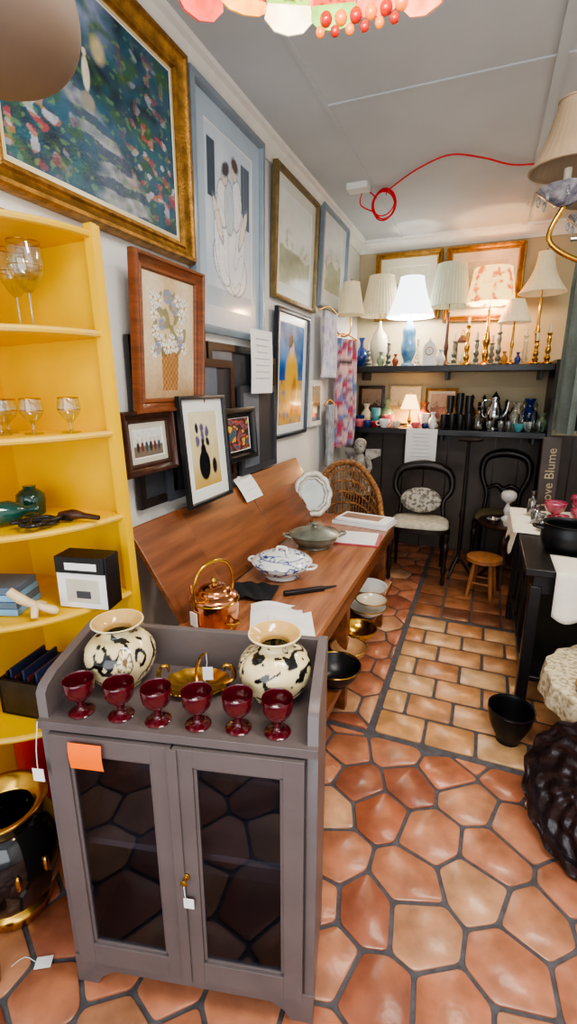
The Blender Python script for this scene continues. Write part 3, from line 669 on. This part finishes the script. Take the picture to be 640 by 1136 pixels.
o=Ob('silver_coffee_pot',(.07,4.62,ZL),15); o.lathe([(0,0),(.04,0),(.035,.02),(.07,.10),(.065,.17),(.035,.25),(.04,.27),(.012,.31),(0,.33)],silver,32,sub=3); o.tube([(.06,0,.1),(.10,0,.15),(.115,0,.24)],[.014,.01,.007],silver,8,sub=4); o.tube([(-.04,0,.25),(-.10,0,.24),(-.10,0,.13),(-.065,0,.1)],.006,silver,8,sub=4); o.done()
for x,y,h in ((-.05,4.52,.2),(-.02,4.82,.30),(.24,4.64,.24),(.31,4.72,.26),(.17,4.82,.26),(.40,4.72,.24),(-.12,4.82,.30),(.08,4.82,.28)):
    o=Ob('cut_glass_decanter',(x,y,ZL)); o.lathe([(0,0),(.035,0),(.042,.02),(.04,h*.5),(.012,h*.68),(.014,h*.8),(.009,h*.82),(.02,h*.9),(0,h)],smoky if x<.2 else clear,12,smooth=False); o.done()
for x in (.13,.19,.35,.42,.04): cup('small_glass_tumbler',(x,4.49,ZL),.028,.08,clear,False)
bowl('teal_bowl',(.27,4.51,ZL),.045,.06,teal); bowl('white_bowl',(.35,4.59,ZL),.045,.07,white)
brz=mat('bronze',(70,44,30),.3,.8,var=.3)
for fx,fy in ((-.055,4.72),(.17,4.72)):
    o=Ob('bronze_figurine',(fx,fy,ZL),fx*200); o.lathe([(0,0),(.035,0),(.035,.02),(.0,.025)],darkw,20)
    o.tube([(0,0,.02),(.005,0,.08),(-.004,0,.14),(0,0,.19)],[.02,.026,.02,.011],brz,12,sub=4); o.ell((0,0,.215),(.016,.018,.022),brz,14); o.tube([(0,0,.17),(.04,0,.14),(.05,-.01,.19)],[.01,.008,.006],brz,8,sub=3); o.tube([(0,0,.17),(-.04,0,.13),(-.03,-.02,.10)],[.01,.008,.006],brz,8,sub=3); o.done()
picture('small_dark_picture',(-1.07,4.86,1.24),.26,.36,0,P_flat(.03,.02),darkw,landsc(((150,120,90),(170,140,110),(90,60,40),(70,50,34)),.5,41),(30,30),tilt=-4)
picture('small_gilt_picture',(-.40,4.86,1.24),.30,.34,0,P_ornate(.03,.02),gold,landsc(((220,190,150),(225,170,130),(190,120,90),(170,100,60)),.5,51),(30,30),.02,(225,200,170),tilt=-4)
picture('small_dark_picture',(-.74,4.87,1.24),.30,.36,0,P_flat(.012,.02),goldpale,landsc(((225,210,170),(230,215,180),(200,170,120),(180,150,100)),.5,61),(30,30),tilt=-4)
tlamp('small_table_lamp',(-.66,4.68,1.225),[(0,0),(.045,0),(.04,.012),(.012,.03),(.02,.06),(.01,.1),(.009,.16)],brass,0,.17,.29,.085,.045,mat('small_lit_shade',(250,225,180),.8,emit=4,ecol=(255,205,140)),.01,24,0,18,(1,.68,.38))
# ---------------------------------------------------------------- chairs, tables
def balloon_chair(name,loc,rz,seatm,seatz=.46,w=.24,top=.95):
    o=Ob(name,loc,rz); dt=top-1.0
    for x in (-1,1):
        o.lathe([(.012,0),(.018,.03),(.013,.08),(.024,.12),(.016,.2),(.028,.33),(.018,.36),(.026,.40),(.026,seatz-.03)],blackw,16,T(x*(w-.03),-.17,0),sub=2)
        o.tube([(x*(w-.05),.26,0),(x*(w-.05),.20,.2),(x*(w-.05),.18,seatz)],[.014,.016,.02],blackw,10,sub=4)
    o.tube([(-(w-.06),.18,seatz),(-(w-.07),.21,.62),(-w+.01,.24,.80+dt),(-w*.8,.26,.95+dt),(0,.27,1.0+dt),(w*.8,.26,.95+dt),(w-.01,.24,.80+dt),(w-.07,.21,.62),(w-.06,.18,seatz)],[.018,.02,.026,.034,.042,.034,.026,.02,.018],blackw,10,sub=6)
    o.tube([(-w*.7,.215,.66),(-.06,.22,.70),(0,.225,.66),(.06,.22,.70),(w*.7,.215,.66)],[.014,.022,.026,.022,.014],blackw,10,sub=5)
    pts=[(math.copysign(abs(math.cos(a))**.5,math.cos(a))*w,math.copysign(abs(math.sin(a))**.5,math.sin(a))*.20) for a in [2*pi*i/40 for i in range(40)]]
    o.prism(pts,seatz-.05,seatz-.01,blackw)
    k=8; rings=[]
    for j in range(k+1):
        t=j/k; sc=math.cos(t*pi/2)**.35 if t<1 else 0.02; rings+= [(x*.95*sc,y*.95*sc,seatz-.01+.05*math.sin(t*pi/2)) for x,y in pts]
    o.add(rings,[(j*40+i,j*40+(i+1)%40,(j+1)*40+(i+1)%40,(j+1)*40+i) for j in range(k) for i in range(40)],seatm,True)
    return o.done()
creamf=mat('cream_upholstery',(212,204,184),.85,c2=(180,172,152),scale=30,bump=.2)
grnf=mat('olive_upholstery',(110,100,70),.85)
balloon_chair('balloon_back_chair',(-.43,4.04,0),4,creamf,.48,.25,.93); balloon_chair('balloon_back_chair',(.20,4.58,0),-6,grnf,.46,.21,1.0)
o=Ob('patterned_cushion',(-.44,4.09,.54),4,-22); o.ell((0,0,.12),(.17,.045,.11),mat('patterned_fabric',(190,186,174),.85,c2=(120,112,100),scale=34,lo=.46,hi=.56),24); o.done()
o=Ob('fern_stand',(-.10,4.15,0))
o.lathe([(.016,.12),(.016,.5),(.024,.55),(.014,.6),(.014,1.14),(.02,1.16),(.10,1.17),(.11,1.185),(0,1.185)],blackw,24)
for a in range(3): o.tube([(0,0,.18),(.06*math.cos(a*2.09),.06*math.sin(a*2.09),.10),(.12*math.cos(a*2.09),.12*math.sin(a*2.09),.012)],[.014,.013,.011],blackw,8,sub=4)
o.done()
o=Ob('pedestal_side_table',(.24,4.10,0))
o.lathe([(0,.515),(.20,.515),(.215,.525),(.215,.54),(0,.54)],darkw,48); o.lathe([(.02,.10),(.04,.16),(.03,.22),(.022,.28),(.035,.36),(.02,.42),(.03,.5),(.06,.515)],darkw,24,sub=3)
for a in range(3): b=a*2.09+.5; o.tube([(0,0,.16),(.1*math.cos(b),.1*math.sin(b),.12),(.18*math.cos(b),.18*math.sin(b),.02)],[.024,.018,.014],darkw,8,sub=4)
o.done()
bowl('silver_dish',(.14,4.02,.541),.06,.03,silver); bowl('brass_dish',(.33,4.02,.541),.05,.04,brass); cup('teacup',(.235,3.96,.541),.028,.04,white)
o=Ob('porcelain_figurine_lamp',(.24,4.14,.541)); o.lathe([(0,0),(.045,0),(.04,.02),(.018,.04),(.03,.08),(.018,.12),(.012,.14),(.05,.17),(.06,.21),(.045,.24),(0,.25)],white,24,sub=3); o.done()
woodh=mat('honey_wood',(160,106,62),.4,var=.2,scale=6,wood=(4,1,1))
o=Ob('round_wooden_stool',(.10,3.80,0)); o.lathe([(0,.29),(.12,.29),(.13,.30),(.13,.315),(.115,.325),(0,.32)],woodh,36,sub=2)
for a in range(4): b=a*pi/2+.6; o.tube([(.08*math.cos(b),.08*math.sin(b),.295),(.10*math.cos(b),.10*math.sin(b),.15),(.125*math.cos(b),.125*math.sin(b),.0)],[.014,.018,.012],woodh,10,sub=3)
for a in range(4): b=a*pi/2+.6; c=b+pi/2; o.tube([(.105*math.cos(b),.105*math.sin(b),.12),(.105*math.cos(c),.105*math.sin(c),.12)],.008,woodh,8)
o.done()
wick=mat('wicker',(176,122,66),.55,c2=(110,68,34),scale=40,wood=(1,1,2.5),bump=.6,bscale=120,lo=.4,hi=.6)
o=Ob('wicker_armchair',(-.91,3.44,0),18)
rim=[(-.25,-.22,.62),(-.26,0,.66),(-.24,.16,.80),(-.12,.24,.97),(0,.26,1.01),(.12,.24,.97),(.24,.16,.80),(.26,0,.66),(.25,-.22,.62)]
o.tube(rim,.022,wick,10,sub=6)
low=[(-.23,-.22,.42),(-.24,0,.42),(-.20,.15,.42),(-.1,.22,.42),(0,.23,.42),(.1,.22,.42),(.20,.15,.42),(.24,0,.42),(.23,-.22,.42)]
R1=cr_pts(rim,5); R0=cr_pts(low,5)
for i in range(0,len(R1),1): o.tube([R0[i],(R0[i]+R1[i])/2+Vector((0,0,.005)),R1[i]],.0065,wick,5)
for t in (.15,.3,.45,.6,.75,.9): o.tube([R0[i].lerp(R1[i],t) for i in range(len(R1))],.008,wick,5)
o.prism([(p[0],p[1]) for p in R0],.38,.43,wick); o.lathe([(0,0),(.18,0),(.21,.03),(.18,.06),(0,.07)],mat('rust_cushion',(140,70,50),.85),32,T(0,0,.43),sub=3)
for x in (-.21,.21):
    for y in (-.20,.16): o.tube([(x,y,0),(x,y,.4)],.017,wick,8)
    o.tube([(x*1.12,-.22,.62),(x*1.15,-.26,.5),(x,-.24,.3),(x,-.21,.1)],.016,wick,8,sub=5)
o.done()
stone=mat('grey_stone',(176,174,166),.8,c2=(112,110,106),scale=18,bump=.4)
o=Ob('plaster_cherub_statue',(-.97,4.05,0))
o.lathe([(0,0),(.14,0),(.14,.03),(.04,.06),(.03,.3),(.05,.5),(.03,.6),(.12,.65),(.14,.67),(.14,.69),(0,.69)],blackw,28)
MS=T(0,0,.69)@Matrix.Scale(1.15,4)@T(0,0,-.80)
o.lathe([(0,.80),(.10,.80),(.10,.83),(.08,.85),(0,.85)],stone,24,MS)
o.tube([(0,.02,.86),(0,.0,.95),(0,-.01,1.04),(0,-.01,1.10)],[.065,.062,.055,.022],stone,16,sub=5,M=MS)
o.ell((0,-.02,1.15),(.043,.047,.052),stone,20,MS); o.ell((0,-.068,1.145),(.008,.01,.01),stone,8,MS); o.ell((0,0,1.175),(.047,.048,.04),stone,14,MS)
for s in (-1,1):
    o.ell((s*.017,-.06,1.16),(.007,.006,.006),slate,8,MS)
    o.tube([(s*.05,-.01,1.07),(s*.085,-.03,1.0),(s*.05,-.085,.96),(s*.02,-.10,1.0)],[.022,.02,.017,.013],stone,10,sub=4,M=MS)
    o.tube([(s*.035,-.02,.88),(s*.06,-.10,.90),(s*.045,-.11,.86)],[.035,.03,.022],stone,10,sub=4,M=MS)
    o.sheet(lambda u,v,s=s:(s*(.03+.11*u),.05+.03*u,1.03+.10*v*(1-u*.5)+.05*u),6,6,stone,M=MS)
o.done()
def drape(name,loc,w,h,rz,colf,folds=5,amp=.025,taper=.0,m=None):
    o=Ob(name,loc,rz)
    o.sheet(lambda u,v:((u-.5)*w*(1-taper*v)+.01*math.sin(v*6),-.05-amp*(1-.4*v)*math.sin(u*folds*2*pi+v*1.5)-.02*math.cos(u*pi),v*h),60,24,m or fab,colf)
    o.tube([(-w*.45,-.04,h),(0,-.04,h+.04),(w*.45,-.04,h)],.005,brass,6,sub=4)
    return o.done(0,.004)
drape('hanging_white_shawl',(XL+.03,3.74,1.66),.34,.48,80,lambda u,v:mix(S(196,190,214),S(236,234,238),.5+nz(u,v,9)),4,.03,taper=.2)
def scarf(u,v):
    q=nz(u,v*2.5,6,3)
    if v>.62 and el(u,v,.5,.78,.3,.12,0,4)>.3: return S(232,196,190) if abs(v-.8)>.02 else S(70,60,70)
    return S(196,70,96) if q>.2 else S(110,140,190) if q>.03 else S(216,190,190) if q>-.25 else S(150,110,120)
drape('hanging_pink_scarf',(XL+.06,4.14,1.08),.34,.9,66,scarf,4,.03)
drape('hanging_grey_coat',(XL+.02,3.84,.95),.22,.5,84,lambda u,v:mix(S(140,146,152),S(190,192,198),.5+nz(u,v,9)),4)
o=Ob('hanging_garment_rail',(.03,3.55,0))
o.tube([(.34,0,2.44),(1.5,0,2.44)],.012,silver,10)
for x in (.5,1.4): o.tube([(x,0,2.44),(x,0,ZC)],.006,silver,8)
for i in range(9):
    x=.42+i*.12; cc=[S(112,124,118),S(80,96,106),S(140,132,118),S(74,80,80)][i%4]
    o.sheet(lambda u,v:(x+.045*math.sin(u*pi*2*2)+.02,(u-.5)*(.42-.2*max(0,v-.85)*5),2.36-1.05+1.05*v-.05*abs(u-.5)*(v>.9)),40,12,fab,lambda u,v:mix(cc,tuple(k*.6 for k in cc),.5+nz(u,v,8,i)))
    o.tube([(x,-.17,2.31),(x,0,2.37),(x,.17,2.31)],.006,woodh,6); o.tube([(x,0,2.37),(x,0,2.42),(x,.012,2.455),(x,0,2.46)],.002,silver,6,sub=3)
o.done()
# ---------------------------------------------------------------- right side tables
lin=mat('white_linen',(224,218,202),.85,var=.05,scale=14,bump=.15)
o=Ob('black_console_table',(.24,2.30,0))
o.box(0,.85,0,1.22,.76,.795,black); o.box(.04,.81,.04,1.18,.66,.76,black)
for x in (.03,.77):
    for y in (.03,1.14): o.box(x,x+.05,y,y+.05,0,.70,black)
o.box(.04,.80,.05,1.17,.20,.225,black)
for k in range(4): o.tube([(.055,.2+k*.28,.225),(.055,.2+k*.28,.66)],.012,black,10)
o.done(.004)
o=Ob('white_tablecloth',(.24,2.25,0))
o.sheet(lambda u,v:(-.03+u*.9,.62+.62*v,.80+.0015*math.sin(u*30)),40,20,lin)
o.sheet(lambda u,v:(-.012-.012*math.sin(v*14)*u-.02*u,.62+.62*v,.80-.12*u*(1+.2*math.sin(v*25))),10,50,lin)
o.sheet(lambda u,v:(.12+u*.75,.02+.26*v,.799+.0015*math.sin(u*30)),30,14,lin)
o.sheet(lambda u,v:(.12+.75*u,.02-.012*math.sin(u*30)*v-.02*v,.80-.20*v*(1+.12*math.sin(u*18))),60,10,lin)
o.done(0,.003)
castm=mat('cast_iron',(26,27,30),.4,.4)
o=Ob('black_cast_pot',(.44,2.66,.803)); o.lathe([(0,0),(.09,0),(.115,.03),(.12,.08),(.11,.12),(.118,.13),(.112,.132),(.10,.12),(.105,.06),(0,.02)],castm,40,sub=3)
for s in (-1,1): o.tube([(s*.11,-.03,.1),(s*.15,-.02,.105),(s*.15,.02,.105),(s*.11,.03,.1)],.007,black,8,sub=4)
o.done()
cran=mat('cranberry_glass',(130,24,52),.1,var=.2,coat=.7,c2=(190,90,110),scale=20)
for x,y,r,h in ((.46,3.30,.065,.10),(.58,3.14,.06,.10),(.62,3.38,.07,.13),(.75,3.22,.08,.1),(.48,3.12,.035,.06)):
    o=Ob('cranberry_glass_bowl',(x,y,.803)); o.lathe([(0,0),(r*.6,0),(r*.5,.008),(r*.25,.02),(r*.7,h*.4),(r,h*.8),(r*.96,h),(r*.9,h*.8),(0,h*.3)],cran,36,sub=3,pleat=.03,pn=10); o.done()
o=Ob('silver_tray',(.56,2.93,.803)); o.lathe([(0,.003),(.12,.003),(.15,.015),(.148,.018),(.12,.007),(0,.007)],silver,48,sx=1,sy=.6); o.done()
for x,y,h in ((.34,3.10,.12),(.33,3.30,.16),(.36,2.96,.10)):
    o=Ob('small_glass_bottle',(x,y,.803)); o.lathe([(0,0),(.025,0),(.028,.01),(.028,h*.55),(.01,h*.7),(.01,h*.9),(.014,h),(0,h)],smoky,20,sub=2); o.done()
o=Ob('love_sign',(.42,3.46,.803),12,-3); sg=mat('slate_sign',(66,58,54),.5,var=.15); o.box(-.055,.055,-.012,.012,0,.48,sg); so=o.done(.004)
tc=bpy.data.curves.new('love_lettering','FONT'); tc.body='Love Blume'; tc.size=.08; tc.extrude=.001; tc.materials.append(mat('bronze_lettering',(170,152,120),.4)); to=bpy.data.objects.new('love_lettering',tc); bpy.context.collection.objects.link(to); to.parent=so
to.matrix_local=Matrix(((0,-1,0,.028),(0,0,-1,-.0135),(1,0,0,.03),(0,0,0,1)))
o=Ob('low_side_table',(.63,1.97,0)); o.lathe([(0,.47),(.28,.47),(.29,.48),(.29,.495),(0,.495)],darkw,48); o.lathe([(.17,0),(.18,.02),(.05,.06),(.03,.15),(.045,.25),(.03,.35),(.06,.45),(.08,.47)],darkw,28,sub=3)
o.lathe([(.001,.4975),(.2,.4978),(.29,.4985),(.305,.49),(.312,.45),(.318,.40)],mat('lace',(206,192,160),.85,c2=(150,134,104),scale=60,bump=.3,lo=.45,hi=.6),144,None,None,True,.02,18); o.done()
plum=mat('plum_ceramic',(88,40,56),.2,coat=.5)
bowl('plum_plate',(.53,1.84,.50),.12,.025,plum,gold); bowl('plum_plate',(.75,1.90,.50),.09,.04,plum,gold)
o=Ob('pink_cushion',(.60,2.08,.505),20); o.ell((0,0,.06),(.11,.08,.06),mat('pink_velvet',(205,70,96),.8,var=.2),24); o.done()
bowl('black_coal_bowl',(.24,2.13,0),.10,.17,castm,black)
carv=mat('carved_dark_wood',(34,24,26),.3,var=.4,scale=18,bump=.3)
o=Ob('carved_oval_tray',(.43,1.52,.018),-38,-14)
RX,RZ=.235,.25
def rf(u,v):
    a=2*pi*u; r=v; sc=1+(.035*math.cos(16*a) if v>.9 else 0)
    d=-.012-.007*math.cos(r*pi*7.2)*(.5+.5*math.cos(a*8+r*5))*(r>.15) - (.02 if r>.88 else 0)+.004*math.sin(a*16-r*20)*(r>.3)
    return (RX*r*sc*math.cos(a),d,RZ+RZ*r*sc*math.sin(a))
o.sheet(rf,200,60,carv); o.sheet(lambda u,v:(RX*v*math.cos(2*pi*u),.012,RZ+RZ*v*math.sin(2*pi*u)),80,6,carv)
o.tube([(RX*1.0*math.cos(2*pi*i/64)*(1+.03*math.cos(16*2*pi*i/64)),-.012,RZ+RZ*math.sin(2*pi*i/64)*(1+.03*math.cos(16*2*pi*i/64))) for i in range(64)],.015,carv,10,True)
o.done()
# ---------------------------------------------------------------- ceiling things
redc=mat('red_cord',(215,22,40),.45)
o=Ob('red_extension_cord')
P=[(.35,3.62,2.885),(.04,3.59,2.885),(-.15,3.4,2.88),(-.33,3.30,2.885),(-.52,3.4,2.88),(-.70,3.6,2.88),(-.76,3.66,2.87)]
o.tube(P,.005,redc,8,sub=8)
for k in range(5):
    rr=.075+.005*math.sin(k*2.2)
    o.tube([(-.78+rr*math.cos(2*pi*i/28)+.008*math.sin(k*3),3.66+.008*k+.02*math.sin(2*pi*i/28+k),2.80+(rr+.01)*math.sin(2*pi*i/28)+.006*math.cos(k*2)) for i in range(28)],.0045,redc,8,True)
o.tube([(-.83,3.66,2.84),(-.90,3.6,2.88),(-.93,3.62,2.80),(-.84,3.68,2.76)],.0045,redc,8,sub=5)
o.done()
o=Ob('ceiling_outlet_box'); o.box(-1.0,-.86,3.5,3.6,2.86,2.9,trimW); o.tube([(-.77,3.69,2.86),(-.77,3.69,2.9)],.004,silver,8); o.done(.003)
def tif(a,t,p):
    k=int(a/(2*pi)*26); j=int(t*7.2+.5*math.sin(a*13)); c=[S(200,40,30),S(232,130,96),S(50,120,40),S(130,186,70),S(240,232,200),S(230,140,30),S(190,50,60)][(k*3+j*2)%7]
    if (a/(2*pi)*26)%1<.07 or (t*7.2+.5*math.sin(a*13))%1<.09: c=S(24,20,16)
    return c
tm=mat('stained_glass',attr=True,rough=.2,var=.3,scale=30,emit=.9)
o=Ob('stained_glass_lamp_shade',(-.165,.47,2.046))
o.lathe([(.230,.0),(.22,.03),(.19,.075),(.15,.11),(.09,.14),(.03,.155)],tm,312,None,tif,True,.015,26,sub=8)
bm_=[mat('amber_bead',(220,120,30),.1,emit=.4,coat=.6),mat('red_bead',(160,30,20),.1,emit=.2,coat=.6)]
for i in range(78):
    a=2*pi*i/78
    if (i//6)%3==0: o.ell((.227*math.cos(a),.227*math.sin(a),-.010),.008,bm_[i%2],10); o.ell((.225*math.cos(a+.03),.225*math.sin(a+.03),-.024),.006,bm_[(i+1)%2],10)
pet=[(220,96,70),(96,160,60),(244,236,206),(236,160,60),(206,50,44),(232,134,100)]
for i in range(26):
    a=2*pi*(i+.5)/26; M=R('Z',math.degrees(a))@T(.227,0,.004)@R('Y',-12); s=.75+.35*math.sin(i*2.7)
    o.prism([(-.026,-.0),(.026,0),(.030,-.016*s),(.018,-.028*s),(0,-.032*s),(-.018,-.028*s),(-.030,-.016*s)],-.002,.002,mat('petal_%d'%(i%6),pet[i%6],.25,var=.35,scale=40,emit=.7),M@Matrix(((0,0,1,0),(1,0,0,0),(0,1,0,0),(0,0,0,1))))
o.tube([(0,0,.155),(0,0,.854)],.006,brass,8)
wb=mat('warm_bulb',(255,245,225),.3,emit=8,ecol=(255,238,205))
for k in range(3):
    a=k*2.09+1.0; o.ell((.12*math.cos(a),.12*math.sin(a),-.01),(.03,.03,.04),wb,16); o.tube([(0,0,.12),(.12*math.cos(a),.12*math.sin(a),.03)],.008,brass,8)
ob=o.done()
l=bpy.data.lights.new('tiffany_bulb','POINT'); l.energy=7; l.color=(1,.8,.55); l.shadow_soft_size=.04; lo=bpy.data.objects.new('tiffany_bulb',l); bpy.context.collection.objects.link(lo); lo.parent=ob; lo.location=(0,0,-.03)
o=Ob('opal_pendant_shade',(-.71,.60,2.035)); o.lathe([(.05,0),(.10,.012),(.13,.05),(.13,.10),(.105,.15),(.05,.18),(.03,.19),(0,.195)],shadeT,48,sub=4); o.lathe([(0,-.004),(.03,-.003),(.05,0)],shadeT,40); o.tube([(0,0,.19),(0,0,.865)],.005,brass,8); o.done()
o=Ob('brass_chandelier',(.42,1.88,0))
o.tube([(0,0,2.3),(0,0,2.9)],.008,brass,8); o.lathe([(0,1.93),(.02,1.95),(.035,2.0),(.02,2.05),(.03,2.12),(.05,2.18),(.02,2.25),(.015,2.32),(0,2.33)],brass,24,sub=3)
crys=glass('crystal',(225,230,240),.3)
for k in range(5):
    a=pi+.25+k*2*pi/5; c,s=math.cos(a),math.sin(a); rr=.27
    o.tube([(.02*c,.02*s,2.05),(.10*c,.10*s,1.97),(.2*c,.2*s,1.97),((rr+.03)*c,(rr+.03)*s,2.03),(rr*c,rr*s,2.12)],[.009,.008,.008,.008,.008],brass,10,sub=6)
    M=T(rr*c,rr*s,2.12); o.lathe([(.01,0),(.03,.008),(.055,.03),(.075,.045),(.076,.048),(.05,.04),(.02,.02),(.01,.015)],mat('bobeche_glass',(80,84,104),.1,coat=.5,c2=(176,178,182),scale=30),32,M,sub=2,pleat=.04,pn=12)
    o.lathe([(.011,.01),(.011,.10),(0,.10)],cream,14,M); shade(o,.10,.27,.105,.045,mat('beige_shade',(146,124,98),.8,emit=.04),.006,30,M,.008)
    for j in range(8):
        b=j*pi/4; o.ell((.07*math.cos(b),.07*math.sin(b),.02),(.006,.006,.016),crys,8,M)
o.done()
# ---------------------------------------------------------------- lights
def area(name,loc,rot,sx,sy,e,c):
    l=bpy.data.lights.new(name,'AREA'); l.shape='RECTANGLE'; l.size=sx; l.size_y=sy; l.energy=e; l.color=c
    o=bpy.data.objects.new(name,l); bpy.context.collection.objects.link(o); o.location=loc; o.rotation_euler=tuple(math.radians(a) for a in rot); return o
area('added_ceiling_fill_1',(.3,.6,2.86),(0,0,0),1.2,.35,48,(1,.97,.92))  # added overhead fill, out of view; no lit fixture behind it
area('added_ceiling_fill_2',(.7,3.0,2.86),(0,0,0),1.0,.3,32,(1,.90,.76))  # warm fill added out of view on the right, no fixture modelled
area('rear_daylight_fill',(.2,-1.5,1.5),(101,0,0),2.8,2.2,70,(.92,.96,1))  # unseen cool daylight fill added behind the camera, tilted up to brighten the ceiling
w=bpy.data.worlds.new('World'); bpy.context.scene.world=w; w.use_nodes=True; bg=w.node_tree.nodes['Background']; bg.inputs[0].default_value=(.85,.9,1,1); bg.inputs[1].default_value=.7
try: bpy.context.scene.view_settings.look='AgX - Medium High Contrast'
except Exception: pass
# ---------------------------------------------------------------- camera
cd=bpy.data.cameras.new('camera'); cd.sensor_fit='VERTICAL'; cd.sensor_height=36; cd.lens=530/1136*36; cd.clip_start=.02
co=bpy.data.objects.new('camera',cd); bpy.context.collection.objects.link(co); co.location=(0,0,1.6); co.rotation_euler=(math.radians(90-14.8),0,math.radians(22))
bpy.context.scene.camera=co
